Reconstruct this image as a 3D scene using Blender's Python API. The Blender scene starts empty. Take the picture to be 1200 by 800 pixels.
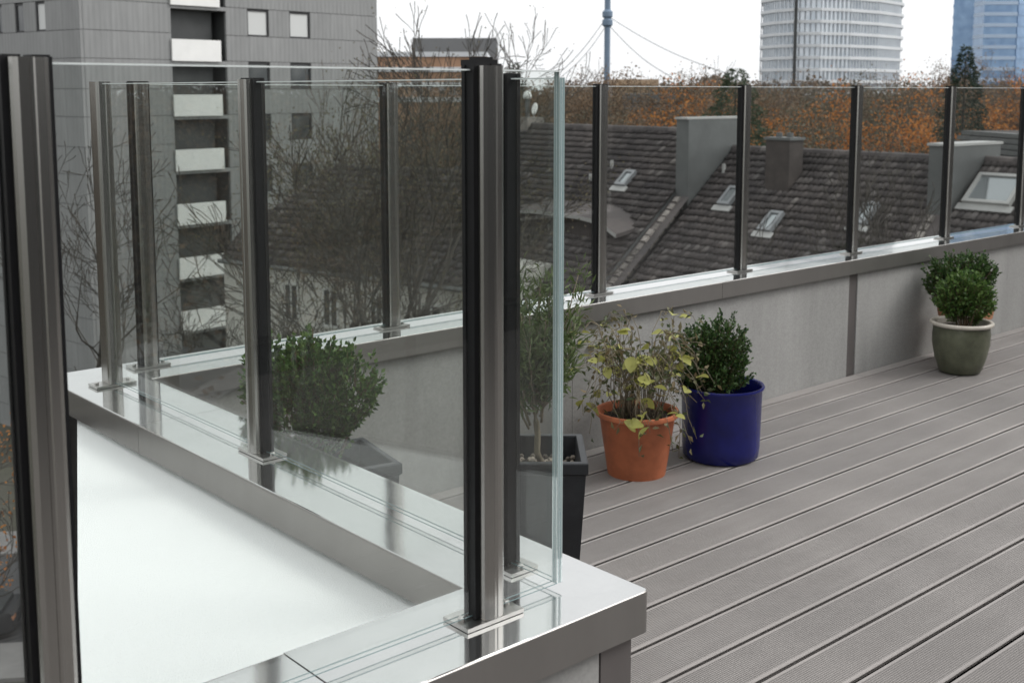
import bpy, bmesh, math, random
import numpy as np
from mathutils import Vector, Matrix
random.seed(7); RNG = np.random.default_rng(11)
S = bpy.context.scene
COL = S.collection
rad = math.radians

# ------------------------------------------------------------------ camera
EYE = 1.43
PITCH, AZ, FPX, PY = rad(7.09), rad(48.64), 1371.7, 278.0
cam = bpy.data.cameras.new('camera'); camo = bpy.data.objects.new('camera', cam); COL.objects.link(camo)
camo.location = (0, 0, EYE); camo.rotation_euler = (rad(90) - PITCH, 0, AZ - rad(90))
cam.sensor_width = 36; cam.lens = FPX / 1200 * 36; cam.shift_y = -(400 - PY) / 1200
cam.clip_start = .02; cam.clip_end = 5000
cam.dof.use_dof = True; cam.dof.focus_distance = 2.7; cam.dof.aperture_fstop = 9.0
S.camera = camo

# ------------------------------------------------------------------ sky: even overcast
W = bpy.data.worlds.new('World'); S.world = W; W.use_nodes = True
SUN_EL, SUN_AZ = rad(42), rad(-38)          # towards the sun, from +X counter-clockwise
n = W.node_tree; n.nodes.clear()
sky = n.nodes.new('ShaderNodeTexSky'); sky.sky_type = 'NISHITA'; sky.sun_disc = False
sky.sun_elevation = SUN_EL; sky.sun_rotation = rad(90) - SUN_AZ; sky.dust_density = 6; sky.air_density = 1.0
hs = n.nodes.new('ShaderNodeHueSaturation'); hs.inputs['Saturation'].default_value = .06
b1 = n.nodes.new('ShaderNodeBackground'); b1.inputs[1].default_value = .05
b2 = n.nodes.new('ShaderNodeBackground'); b2.inputs[0].default_value = (.97, .985, 1.0, 1); b2.inputs[1].default_value = .80
ad = n.nodes.new('ShaderNodeAddShader'); wo = n.nodes.new('ShaderNodeOutputWorld')
n.links.new(sky.outputs[0], hs.inputs['Color']); n.links.new(hs.outputs[0], b1.inputs[0])
n.links.new(b1.outputs[0], ad.inputs[0]); n.links.new(b2.outputs[0], ad.inputs[1]); n.links.new(ad.outputs[0], wo.inputs[0])
sl = bpy.data.lights.new('sun', 'SUN'); sl.energy = .7; sl.angle = rad(18); sl.color = (1, .97, .93)
so = bpy.data.objects.new('sun', sl); COL.objects.link(so); so.location = (5, -6, 20)
sd = Vector((math.cos(SUN_EL) * math.cos(SUN_AZ), math.cos(SUN_EL) * math.sin(SUN_AZ), math.sin(SUN_EL)))
so.rotation_euler = sd.to_track_quat('Z', 'Y').to_euler()
vs = S.view_settings; vs.view_transform = 'Standard'; vs.look = 'None'; vs.gamma = 1; vs.exposure = .35; vs.use_curve_mapping = False
try:
    S.cycles.max_bounces = 10; S.cycles.transparent_max_bounces = 24
except Exception: pass

# plan position helper: forward depth d and azimuth of a sight line of the surveyed photo
_F = np.array([math.cos(AZ) * math.cos(PITCH), math.sin(AZ) * math.cos(PITCH), -math.sin(PITCH)])
_R = np.array([math.sin(AZ), -math.cos(AZ), 0.]); _U = np.cross(_R, _F)
_G = np.array([math.cos(AZ), math.sin(AZ), 0.])
def ray(x, y): return _F * FPX + _R * (x - 600) + _U * (PY - y)
def P(x, y, d):
    r = ray(x, y); return Vector(np.array([0, 0, EYE]) + r * d / (r @ _G))
def on_plane(x, y, p0, nrm):
    r = ray(x, y); c = np.array([0, 0, EYE]); nrm = np.array(nrm); p0 = np.array(p0)
    return Vector(c + r * (((p0 - c) @ nrm) / (r @ nrm)))

# ------------------------------------------------------------------ materials
MATS = {}
class NT:
    def __init__(s, name):
        s.m = bpy.data.materials.new(name); s.m.use_nodes = True; s.t = s.m.node_tree; s.t.nodes.clear()
        s.out = s.new('OutputMaterial'); MATS[name] = s.m
    def new(s, k, **kw):
        nd = s.t.nodes.new('ShaderNode' + k)
        for a, v in kw.items(): setattr(nd, a, v)
        return nd
    def link(s, a, b): s.t.links.new(a, b)
    def coord(s, scale=(1, 1, 1), rot=(0, 0, 0), kind='Object'):
        c = s.new('TexCoord'); mp = s.new('Mapping'); mp.inputs['Scale'].default_value = scale; mp.inputs['Rotation'].default_value = rot
        s.link(c.outputs[kind], mp.inputs[0]); return mp.outputs[0]
    def noise(s, scale, co=None, detail=4, rough=.55):
        nz = s.new('TexNoise'); nz.inputs['Scale'].default_value = scale; nz.inputs['Detail'].default_value = detail; nz.inputs['Roughness'].default_value = rough
        if co is not None: s.link(co, nz.inputs['Vector'])
        return nz.outputs['Fac']
    def ramp(s, fac, stops):
        r = s.new('ValToRGB'); e = r.color_ramp.elements
        while len(e) < len(stops): e.new(.5)
        for el, (p, c) in zip(e, stops): el.position = p; el.color = (*c, 1)
        s.link(fac, r.inputs[0]); return r.outputs[0]
    def mul(s, a, b, fac=1.0, mode='MULTIPLY'):
        mx = s.new('Mix', data_type='RGBA', blend_type=mode); mx.inputs[0].default_value = fac
        s.link(a, mx.inputs[6]); s.link(b, mx.inputs[7]); return mx.outputs[2]
    def bump(s, h, strength=.2, dist=.01):
        b = s.new('Bump'); b.inputs['Strength'].default_value = strength; b.inputs['Distance'].default_value = dist
        s.link(h, b.inputs['Height']); return b.outputs[0]
    def bsdf(s, col=None, rough=.6, metal=0., normal=None, spec=.5, **kw):
        p = s.new('BsdfPrincipled')
        if col is not None:
            if isinstance(col, tuple): p.inputs['Base Color'].default_value = (*col, 1)
            else: s.link(col, p.inputs['Base Color'])
        if isinstance(rough, (int, float)): p.inputs['Roughness'].default_value = rough
        else: s.link(rough, p.inputs['Roughness'])
        p.inputs['Metallic'].default_value = metal; p.inputs['Specular IOR Level'].default_value = spec
        if normal is not None: s.link(normal, p.inputs['Normal'])
        for k, v in kw.items(): p.inputs[k].default_value = v
        s.link(p.outputs[0], s.out.inputs[0]); return p
def sc(c, k): return tuple(v * k for v in c)
def mottled(name, c, var=.25, scale=3., rough=.7, bump=.0, bscale=60, stretch=(1, 1, 1), metal=0., spec=.4, island=0., **kw):
    t = NT(name); co = t.coord(stretch)
    f = t.noise(scale, co, 6, .6)
    col = t.ramp(f, [(.25, sc(c, 1 - var)), (.75, sc(c, 1 + var))])
    if island:
        g = t.new('NewGeometry'); r = t.ramp(g.outputs['Random Per Island'], [(0, (1 - island,) * 3), (1, (1 + island,) * 3)])
        col = t.mul(col, r)
    nm = t.bump(t.noise(bscale, co, 3), bump, .004) if bump else None
    t.bsdf(col, rough, metal, nm, spec, **kw); return t.m
def leafmat(name, cols, trans=.25, rough=.5):
    t = NT(name); g = t.new('NewGeometry')
    k = len(cols); col = t.ramp(g.outputs['Random Per Island'], [(i / (k - 1), c) for i, c in enumerate(cols)])
    p = t.bsdf(col, rough, spec=.35); tr = t.new('BsdfTranslucent'); t.link(col, tr.inputs[0])
    mx = t.new('MixShader'); mx.inputs[0].default_value = trans
    t.link(p.outputs[0], mx.inputs[1]); t.link(tr.outputs[0], mx.inputs[2]); t.link(mx.outputs[0], t.out.inputs[0]); return t.m

# stainless coping sheet: long soft waves in the sheet, faint smears
t = NT('coping_steel'); co = t.coord((1, 1, 1))
w1 = t.noise(2.6, co, 1); w2 = t.noise(260, t.coord((1, .06, 1)), 2)
mm = t.new('Math', operation='MULTIPLY_ADD'); t.link(w2, mm.inputs[0]); mm.inputs[1].default_value = .01; t.link(w1, mm.inputs[2])
ro = t.new('MapRange'); t.link(t.noise(7, co, 5, .65), ro.inputs[0]); ro.inputs[3].default_value = .05; ro.inputs[4].default_value = .13
colr = t.ramp(t.noise(5, co, 6, .7), [(.3, (.56, .565, .56)), (.7, (.62, .622, .615))])
t.bsdf(colr, ro.outputs[0], .96, t.bump(mm.outputs[0], .07, .03))
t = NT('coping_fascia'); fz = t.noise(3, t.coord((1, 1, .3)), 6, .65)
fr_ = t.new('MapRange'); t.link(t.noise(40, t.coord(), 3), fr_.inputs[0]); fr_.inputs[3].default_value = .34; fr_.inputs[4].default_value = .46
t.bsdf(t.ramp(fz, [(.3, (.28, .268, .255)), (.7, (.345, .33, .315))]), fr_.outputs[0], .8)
# post stainless, brushed vertically
t = NT('post_steel'); v = t.noise(900, t.coord((1, 1, .01)), 2)
ro = t.new('MapRange'); t.link(v, ro.inputs[0]); ro.inputs[3].default_value = .24; ro.inputs[4].default_value = .30
t.bsdf(t.ramp(v, [(.3, (.40, .39, .37)), (.7, (.43, .42, .40))]), .27, 1.)
mottled('plate_steel', (.5, .49, .47), .12, 30, .3, metal=1.)
mottled('rubber', (.008, .008, .009), .2, 40, .5, spec=.25)
def glassmat(name, tint, dirt):
    t = NT(name)
    tr = t.new('BsdfTransparent'); tr.inputs[0].default_value = (*tint, 1)
    gl = t.new('BsdfGlossy'); gl.inputs['Roughness'].default_value = .0; gl.inputs[0].default_value = (1, 1, 1, 1)
    lw = t.new('LayerWeight'); lw.inputs[0].default_value = .5
    pw = t.new('Math', operation='POWER'); t.link(lw.outputs['Facing'], pw.inputs[0]); pw.inputs[1].default_value = 5
    fr = t.new('Math', operation='MULTIPLY_ADD'); t.link(pw.outputs[0], fr.inputs[0]); fr.inputs[1].default_value = .96; fr.inputs[2].default_value = .04
    mx = t.new('MixShader'); t.link(fr.outputs[0], mx.inputs[0]); t.link(tr.outputs[0], mx.inputs[1]); t.link(gl.outputs[0], mx.inputs[2])
    df = t.new('BsdfDiffuse'); df.inputs[0].default_value = (.6, .62, .6, 1)
    f = t.new('MapRange'); t.link(t.noise(3.5, t.coord((1, 1, .5)), 5, .6), f.inputs[0]); f.inputs[1].default_value = .35; f.inputs[2].default_value = .75; f.inputs[3].default_value = dirt * .3; f.inputs[4].default_value = dirt
    m2 = t.new('MixShader'); t.link(f.outputs[0], m2.inputs[0]); t.link(mx.outputs[0], m2.inputs[1]); t.link(df.outputs[0], m2.inputs[2])
    t.link(m2.outputs[0], t.out.inputs[0])
glassmat('pane_glass', (.945, .958, .950), .007)
t = NT('glass_edge_dark'); t.bsdf((.16, .25, .26), .06, 0, None, .8)
t = NT('glass_interlayer_glint'); t.bsdf((.70, .74, .73), .3)  # interlayer stripe, also the bright line painted along the pane tops
t = NT('glass_edge'); t.bsdf((.40, .50, .50), .06, 0, None, .8, **{'Transmission Weight': .25})
# deck board: composite, fine ribs along the board
t = NT('deck_board'); c = t.new('TexCoord'); sp = t.new('SeparateXYZ'); t.link(c.outputs['Object'], sp.inputs[0])
m1 = t.new('Math', operation='MULTIPLY'); t.link(sp.outputs[1], m1.inputs[0]); m1.inputs[1].default_value = 2 * math.pi / .0066
m0 = t.new('Math', operation='SINE'); t.link(m1.outputs[0], m0.inputs[0])
ab = t.new('Math', operation='ABSOLUTE'); t.link(sp.outputs[1], ab.inputs[0])
lt = t.new('Math', operation='LESS_THAN'); t.link(ab.outputs[0], lt.inputs[0]); lt.inputs[1].default_value = .0608
m3 = t.new('Math', operation='MULTIPLY_ADD'); t.link(m0.outputs[0], m3.inputs[0]); t.link(lt.outputs[0], m3.inputs[1])
iv = t.new('Math', operation='SUBTRACT'); iv.inputs[0].default_value = 1; t.link(lt.outputs[0], iv.inputs[1]); t.link(iv.outputs[0], m3.inputs[2]); m2 = m3      # ribs stop short of the smooth board edges
oi = t.new('ObjectInfo')
col = t.ramp(t.noise(4, t.coord((.5, 3, 1)), 7, .65), [(.3, (.272, .252, .241)), (.72, (.322, .300, .287))])
col = t.mul(col, t.ramp(oi.outputs['Random'], [(0, (.92, .92, .92)), (1, (1.05, 1.045, 1.035))]))
col = t.mul(col, t.ramp(t.noise(260, t.coord((.25, 1, 1)), 3), [(.3, (.95, .95, .95)), (.7, (1.04, 1.04, 1.04))]))
col = t.mul(col, t.ramp(t.noise(1.7, t.coord(), 3), [(.33, (.85, .85, .85)), (.6, (1.04, 1.04, 1.04))]))
mr = t.new('MapRange'); t.link(m2.outputs[0], mr.inputs[0]); mr.inputs[1].default_value = -1; mr.inputs[3].default_value = .0; mr.inputs[4].default_value = 1
col = t.mul(col, t.ramp(mr.outputs[0], [(0, (.76, .76, .76)), (.5, (1.02, 1.02, 1.02)), (1, (1.06, 1.06, 1.06))]))  # rib shading put into the colour: grooves darker, crests and smooth edges lighter
t.bsdf(col, .62, 0, t.bump(m2.outputs[0], 1., .0016), .35)
# fibre-cement wall panels
t = NT('wall_panel'); a = t.noise(2.2, t.coord((1.2, 1.2, .35)), 7, .65); b = t.noise(120, t.coord(), 3)
col = t.ramp(a, [(.28, (.295, .293, .282)), (.72, (.41, .404, .392))])
col = t.mul(col, t.ramp(t.noise(9, t.coord((2, 2, .12)), 4), [(.35, (.965, .965, .96)), (.65, (1.02, 1.02, 1.02))]))
col = t.mul(col, t.ramp(b, [(.3, (.88, .88, .88)), (.7, (1.07, 1.07, 1.07))]))
t.bsdf(col, .7, 0, t.bump(b, .12, .002), .3)
mottled('joint_strip', (.17, .155, .15), .15, 8, .45, stretch=(1, 1, .2), metal=.4)
mottled('dark_void', (.005, .005, .005), .2, 3, .9)
mottled('membrane', (.87, .885, .875), .03, 150, .75, .5, 420, spec=.3)
mottled('plaster', (.42, .41, .39), .15, 2, .85, .1)

# ------------------------------------------------------------------ mesh builder
class MB:
    def __init__(s): s.v = []; s.f = []; s.mi = []
    def add(s, vs, fs, mi=0):
        o = len(s.v); s.v += [tuple(p) for p in vs]; s.f += [tuple(o + i for i in f) for f in fs]; s.mi += [mi] * len(fs); return s
    def box(s, x0, x1, y0, y1, z0, z1, mi=0, M=None):
        vs = [Vector((x, y, z)) for z in (z0, z1) for y in (y0, y1) for x in (x0, x1)]
        if M is not None: vs = [M @ p for p in vs]
        return s.add(vs, [(0, 2, 3, 1), (4, 5, 7, 6), (0, 1, 5, 4), (2, 6, 7, 3), (0, 4, 6, 2), (1, 3, 7, 5)], mi)
    def hexa(s, a, b, mi=0):      # two 4-loops
        return s.add(list(a) + list(b), [(3, 2, 1, 0), (4, 5, 6, 7)] + [(i, (i + 1) % 4, 4 + (i + 1) % 4, 4 + i) for i in range(4)], mi)
    def lathe(s, prof, n=32, c=(0, 0, 0), mi=0):
        vs = []; fs = []
        for r, z in prof: vs += [(c[0] + r * math.cos(2 * math.pi * k / n), c[1] + r * math.sin(2 * math.pi * k / n), c[2] + z) for k in range(n)]
        for i in range(len(prof) - 1):
            for k in range(n): fs.append((i * n + k, i * n + (k + 1) % n, (i + 1) * n + (k + 1) % n, (i + 1) * n + k))
        return s.add(vs, fs, mi)
    def tube(s, pts, radii, n=6, mi=0, cap=True):
        pts = [Vector(p) for p in pts]
        if isinstance(radii, (int, float)): radii = [radii] * len(pts)
        vs = []; fs = []
        for i, p in enumerate(pts):
            d = (pts[min(i + 1, len(pts) - 1)] - pts[max(i - 1, 0)])
            d = d.normalized() if d.length > 1e-9 else Vector((0, 0, 1))
            a = d.cross(Vector((0, 0, 1)) if abs(d.z) < .95 else Vector((1, 0, 0))).normalized(); b = d.cross(a)
            vs += [p + radii[i] * (a * math.cos(2 * math.pi * k / n) + b * math.sin(2 * math.pi * k / n)) for k in range(n)]
        for i in range(len(pts) - 1):
            for k in range(n): fs.append((i * n + k, i * n + (k + 1) % n, (i + 1) * n + (k + 1) % n, (i + 1) * n + k))
        if cap: fs.append(tuple(range(n))[::-1]); fs.append(tuple(range((len(pts) - 1) * n, len(pts) * n)))
        return s.add(vs, fs, mi)
    def prism(s, poly, z0, z1, mi=0):
        k = len(poly); vs = [(x, y, z0) for x, y in poly] + [(x, y, z1) for x, y in poly]
        return s.add(vs, [tuple(range(k))[::-1], tuple(range(k, 2 * k))] + [(i, (i + 1) % k, k + (i + 1) % k, k + i) for i in range(k)], mi)
    def data(s, name, mats, smooth=False):
        me = bpy.data.meshes.new(name); me.from_pydata(s.v, [], s.f)
        for m in ([mats] if isinstance(mats, str) else mats): me.materials.append(MATS[m])
        if any(s.mi): me.polygons.foreach_set('material_index', s.mi)
        if smooth: me.polygons.foreach_set('use_smooth', [True] * len(me.polygons))
        me.update(); return me
    def build(s, name, mats, parent=None, smooth=False, sharp=None):
        me = s.data(name, mats, smooth)
        if sharp:
            try: me.set_sharp_from_angle(angle=rad(sharp))
            except Exception: pass
        return link(name, me, parent)
def link(name, me, parent=None, loc=None, rz=None):
    o = bpy.data.objects.new(name, me); COL.objects.link(o); o.parent = parent
    if loc is not None: o.location = loc
    if rz is not None: o.rotation_euler = (0, 0, rz)
    return o
def tag(o, label=None, cat=None, group=None, kind=None):
    if label: o['label'] = label
    if cat: o['category'] = cat
    if group: o['group'] = group
    if kind: o['kind'] = kind
    return o
def thing(name, label, cat, loc=(0, 0, 0), rz=0, group=None):
    return tag(link(name, None, None, loc, rz), label, cat, group)
def copy_tree(o, parent=None):
    c = o.copy(); COL.objects.link(c); c.parent = parent
    for ch in o.children: copy_tree(ch, c)
    return c
def quick(name, pts, faces, mats, parent=None, smooth=False):
    me = bpy.data.meshes.new(name); me.from_pydata(pts, [], faces)
    for m in ([mats] if isinstance(mats, str) else mats): me.materials.append(MATS[m])
    if smooth: me.polygons.foreach_set('use_smooth', [True] * len(me.polygons))
    me.update(); return link(name, me, parent)
def np_mesh(name, V, Fq, mat, parent=None):
    V = np.asarray(V, np.float32); Fq = np.asarray(Fq, np.int32); k = Fq.shape[1]
    me = bpy.data.meshes.new(name); me.vertices.add(len(V)); me.vertices.foreach_set('co', V.ravel())
    me.loops.add(Fq.size); me.loops.foreach_set('vertex_index', Fq.ravel()); me.polygons.add(len(Fq))
    me.polygons.foreach_set('loop_start', np.arange(0, Fq.size, k, dtype=np.int32)); me.polygons.foreach_set('loop_total', np.full(len(Fq), k, np.int32))
    me.materials.append(MATS[mat]); me.update(calc_edges=True); me.validate(); return link(name, me, parent)
def bevel_box(name, x0, x1, y0, y1, z0, z1, mat, parent, sel, w=.005, seg=3, round_corner=False):
    bm = bmesh.new(); bmesh.ops.create_cube(bm, size=1)
    for v in bm.verts: v.co = ((x0 + x1) / 2 + v.co.x * (x1 - x0), (y0 + y1) / 2 + v.co.y * (y1 - y0), (z0 + z1) / 2 + v.co.z * (z1 - z0))
    if name == 'coping' and round_corner:
        ev = [e for e in bm.edges if abs(e.verts[0].co.z - e.verts[1].co.z) > .01 and min(v.co.x for v in e.verts) > x1 - .001 and max(v.co.y for v in e.verts) < y0 + .001]
        bmesh.ops.bevel(bm, geom=ev, offset=.014, segments=5, affect='EDGES', profile=.5)
    es = [e for e in bm.edges if sel((e.verts[0].co + e.verts[1].co) / 2)]
    if es: bmesh.ops.bevel(bm, geom=es, offset=w, segments=seg, affect='EDGES', profile=.5)
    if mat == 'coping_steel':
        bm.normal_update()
        for f in bm.faces: f.material_index = 1 if abs(f.normal.z) < .93 else 0  # bevels take the darker fascia colour too, painting out their edge highlight
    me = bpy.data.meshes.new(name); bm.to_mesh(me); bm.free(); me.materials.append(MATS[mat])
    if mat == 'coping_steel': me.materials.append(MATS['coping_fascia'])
    return link(name, me, parent)

# ================================================================== TERRACE
ZC = .60; FH = .073
NX0, NX1, NY0, NY1 = -2.6, 1.418, 1.258, 1.469        # near coping
SX0, SX1 = 1.183, 1.418                               # side coping
FY0, FY1, FX1 = 3.20, 3.44, 10.5                      # far coping
GNY, GSX, GFY = 1.364, 1.302, 3.35                    # glass lines
# --- deck
base = MB().prism([(-2.6, -3.4), (FX1, -3.4), (FX1, 3.24), (1.385, 3.24), (1.385, 1.29), (-2.6, 1.29)], -.20, -.062).build('deck_base', 'dark_void'); tag(base, kind='structure')
deck = link('deck', None); tag(deck, kind='structure')
pitch = .1528; gap = .012; bw = pitch - gap
def board_mesh(L):
    m = MB(); h = bw / 2; r = .0022
    prof = [(-h + .012, -.022), (-h + .012, -.0045), (-h, -.004), (-h, -r), (-h + r, 0), (h - r, 0), (h, -r), (h, -.004), (h - .012, -.0045), (h - .012, -.022)]
    vs = [(0, y, z) for y, z in prof] + [(L, y, z) for y, z in prof]; k = len(prof)
    m.add(vs, [(i, i + 1, k + i + 1, k + i) for i in range(k - 1)] + [tuple(range(k))[::-1], tuple(range(k, 2 * k))])
    return m.data('deck_board', 'deck_board', False)
BM = {}
def board(x0, x1, yc):
    L = round(x1 - x0, 3)
    if L not in BM: BM[L] = board_mesh(L)
    link('deck_board', BM[L], deck, (x0, yc, 0))
ytop = 3.161 + pitch
for i in range(38):
    yc = ytop - pitch * (i + .5) + .0
    if yc + bw / 2 > 3.228:
        L = FX1 - 1.40; h = (3.228 - (yc - bw / 2))
        MB().box(1.40, 5.165, yc - bw / 2, 3.226, -.022, 0).build('deck_board', 'deck_board', deck)
        MB().box(5.171, FX1, yc - bw / 2, 3.226, -.022, 0).build('deck_board', 'deck_board', deck); continue
    x0 = 1.394 if yc - bw / 2 > 1.279 else -2.6
    if yc - bw / 2 < 1.279 < yc + bw / 2:
        board(1.394, FX1, yc); MB().box(-2.6, 1.390, yc - bw / 2, 1.277, -.022, 0).build('deck_board', 'deck_board', deck); continue
    board(x0, FX1, yc)
# --- parapets
def panel(par, x0, x1, y0, y1, z0=-.05, z1=.545, name='wall_panel', mat='wall_panel'): return MB().box(x0, x1, y0, y1, z0, z1).build(name, mat, par)
near = thing('parapet_wall', 'low grey panelled parapet with steel coping ending at a rounded corner above the deck', 'parapet wall')
panel(near, NX0, 1.385, 1.292, 1.445, -.405, .585, 'wall_core', 'plaster')
panel(near, NX0, .62, 1.280, 1.2915); panel(near, .626, 1.318, 1.280, 1.2915)
panel(near, 1.321, 1.3935, 1.278, 1.36, -.05, .545, 'corner_strip', 'joint_strip')
JN = .8375
top = lambda c: c.z > ZC - .001
bevel_box('coping', NX0, JN - .0015, NY0, NY1, ZC - FH, ZC, 'coping_steel', near, lambda c: top(c) and (c.y < NY0 + .001 or c.y > NY1 - .001))
bevel_box('coping', JN + .0015, NX1, NY0, NY1, ZC - FH, ZC, 'coping_steel', near, lambda c: top(c) and (c.y < NY0 + .015 or c.x > NX1 - .015), .004, 3, True)
side = thing('parapet_wall', 'low parapet with mirror bright steel coping between white flat roof and planters', 'parapet wall')
panel(side, 1.214, 1.38, 1.469, 3.2, -.4, .585, 'wall_core', 'plaster'); panel(side, 1.3805, 1.392, 1.45, 2.30); panel(side, 1.3805, 1.392, 2.306, 3.23)
panel(side, 1.204, 1.2135, 1.47, 3.40, -.4, .545)
JS = 2.765
sel = lambda c: top(c) and (c.x < SX0 + .001 or c.x > SX1 - .001)
bevel_box('coping', SX0, SX1, NY1, JS - .0008, ZC - FH, ZC, 'coping_steel', side, sel, .004)
bevel_box('coping', SX0, SX1, JS + .0008, FY0, ZC - FH, ZC, 'coping_steel', side, sel, .004)
far = thing('parapet_wall', 'long grey panelled parapet with steel coping behind the row of potted plants', 'parapet wall')
panel(far, 1.22, FX1, 3.243, 3.41, -.4, .585, 'wall_core', 'dark_void')
for a, b in ((1.385, 3.16), (3.163, 5.095), (5.172, 7.15), (7.153, FX1)): panel(far, a, b, 3.230, 3.2425)
panel(far, 5.0955, 5.1715, 3.236, 3.2425, -.05, .545, 'joint_strip', 'joint_strip')
bevel_box('coping', SX0, SX1, FY0, FY1, ZC - FH, ZC, 'coping_steel', far, lambda c: top(c) and (c.x < SX0 + .001 or c.y > FY1 - .001), .004)
for a, b in ((SX1, 4.05), (4.052, 7.05), (7.052, FX1)):
    bevel_box('coping', a, b, FY0, FY1, ZC - FH, ZC, 'coping_steel', far, lambda c: top(c) and (c.y < FY0 + .001 or c.y > FY1 - .001), .004)
# --- railing posts and panes
ZT = 1.457
def shell(sgn):
    q = [(-.0245, .0145), (-.0245, .021), (-.022, .026), (-.016, .0295), (-.004, .0315), (-.002, .030), (.002, .030), (.004, .0315), (.016, .0295), (.022, .026), (.0245, .021), (.0245, .0145)]
    q = [(u * .89, v) for u, v in q]
    return [(u, v * sgn) for u, v in q] if sgn > 0 else [(u, -v) for u, v in q][::-1]
def post_mesh(sides):
    pm = MB()
    for q in sides: pm.prism(shell(q)[::-1], .008, ZT - ZC)
    me = pm.data('post', 'post_steel'); bm = bmesh.new(); bm.from_mesh(me); bmesh.ops.recalc_face_normals(bm, faces=bm.faces); bm.to_mesh(me); bm.free(); return me
me_post = {'front': post_mesh((-1,)), 'side': post_mesh((1,)), 'closed': post_mesh((1, -1))}
gk = MB()
for s_ in (-1, 1):
    gk.box(*sorted((s_ * .0062, s_ * .0265)), -.0142, .0142, .0082, ZT - ZC + .003)
    gk.box(*sorted((s_ * .0265, s_ * .0288)), -.0142, -.0066, .0082, ZT - ZC + .001); gk.box(*sorted((s_ * .0265, s_ * .0288)), .0066, .0142, .0082, ZT - ZC + .001)
gk.box(-.006, .006, -.0142, .0142, .0082, ZT - ZC - .01)
me_gask = gk.data('gasket', 'rubber')
me_cheek = MB().box(-.0216, .0216, -.0144, .0144, .0082, ZT - ZC - .001).data('cheek', 'post_steel')
me_cap = MB().box(-.022, .020, -.012, .024, ZT - ZC + .0005, ZT - ZC + .009).box(-.012, .016, -.006, .016, ZT - ZC + .009, ZT - ZC + .013).data('end_cap', 'rubber')
pl = MB(); pl.box(-.058, .058, -.031, .031, .001, .0075)
me_plate = pl.data('base_plate', 'plate_steel')
me_bolt = MB().lathe([(0, .0145), (.004, .0145), (.0062, .0125), (.0062, .0076)], 8).data('bolt', 'plate_steel')
def post(par, x, y, rz, cap=True, closed=False):
    p = link('post', me_post['closed' if closed else 'side' if rz else 'front'], par, (x, y, ZC), rz)
    link('cheek' if closed else 'gasket', me_cheek if closed else me_gask, p); link('base_plate', me_plate, p)
    if cap: link('end_cap', me_cap, p)
    if y == GNY: p.scale = (1, 1, 1.013)
    for u in (-.046, .046): link('bolt', me_bolt, p, (u, 0, 0))
GT, GZ0, GZ1 = .006, ZC + .012, 1.452
def pane(par, ax, c, a, b):
    m = MB(); GZ1 = 1.463 if c == GNY else 1.452
    w = [c - GT, c - GT * .38, c - GT * .08, c + GT * .08, c + GT * .38, c + GT]; k = len(w)
    if ax == 'x': vs = [(q, y, z) for z in (GZ0, GZ1) for q in (a, b) for y in w]
    else: vs = [(x, q, z) for z in (GZ0, GZ1) for q in (a, b) for x in w]
    I = lambda zi, e, j: zi * 2 * k + e * k + j
    ZA = GZ1 - .0022                       # pale band painting the bright refracted line along the top edge
    va = [(p[0], p[1], ZA) for p in (vs[I(0, 0, 0)], vs[I(0, 1, 0)], vs[I(0, 0, k - 1)], vs[I(0, 1, k - 1)])]
    vb = [(p[0], p[1], GZ0 + .0016) for p in va]
    f0 = [vb[0], vb[1], va[1], va[0]]; f1 = [vb[3], vb[2], va[2], va[3]]
    m.add([vs[I(0, 0, 0)], vs[I(0, 1, 0)], vb[1], vb[0]], [(0, 1, 2, 3)], 2); m.add([vs[I(0, 1, k - 1)], vs[I(0, 0, k - 1)], vb[2], vb[3]], [(0, 1, 2, 3)], 2)
    m.add(f0, [(0, 1, 2, 3)], 0); m.add(f1, [(0, 1, 2, 3)], 0)
    m.add([va[0], va[1], vs[I(1, 1, 0)], vs[I(1, 0, 0)]], [(0, 1, 2, 3)], 3); m.add([va[3], va[2], vs[I(1, 0, k - 1)], vs[I(1, 1, k - 1)]], [(0, 1, 2, 3)], 3)
    m.add(vs, [tuple(I(0, 0, j) for j in range(k)) + tuple(I(0, 1, j) for j in range(k))[::-1]], 0)
    for j in range(k - 1):
        mt = (1, 2, 3, 2, 1)[j]
        m.add(vs, [(I(0, 0, j), I(1, 0, j), I(1, 0, j + 1), I(0, 0, j + 1)), (I(0, 1, j), I(0, 1, j + 1), I(1, 1, j + 1), I(1, 1, j)), (I(1, 0, j), I(1, 1, j), I(1, 1, j + 1), I(1, 0, j + 1))], mt)
    m.build('glass_pane', ['pane_glass', 'glass_edge', 'glass_edge_dark', 'glass_interlayer_glint'], par)
def rail(par, ax, c, posts, ends, caps=()):
    rz = 0 if ax == 'x' else rad(90)
    for q in posts: post(par, *((q, c) if ax == 'x' else (c, q)), 0 if q == 3.205 else rz, q in caps, q == 3.205)
    e = [ends[0]] + [q for q in posts] + [ends[1]]
    for i in range(len(e) - 1):
        a = e[i] + (.0075 if i > 0 else 0); b = e[i + 1] - (.0075 if i < len(e) - 2 else 0)
        if b - a > .02: pane(par, ax, c, a, b)
rn = thing('glass_railing', 'clear glass railing on two steel posts, standing on the parapet that ends at the deck', 'railing')
rail(rn, 'x', GNY, [-1.25, -.37, .466, 1.141], (-2.6, GSX - .0065), (1.141,))
rs = thing('glass_railing', 'glass railing along the mirror bright coping beside the white flat roof', 'railing')
rail(rs, 'y', GSX, [1.503, 2.353, 3.205], (GNY - .006, 3.205))
rf = thing('glass_railing', 'long glass railing on slim steel posts facing the tiled house roofs', 'railing')
rail(rf, 'x', GFY, [1.475, 2.38, 3.425, 4.365, 5.29, 6.235, 7.145, 8.08, 9.0, 9.95], (1.475, FX1))
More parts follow.
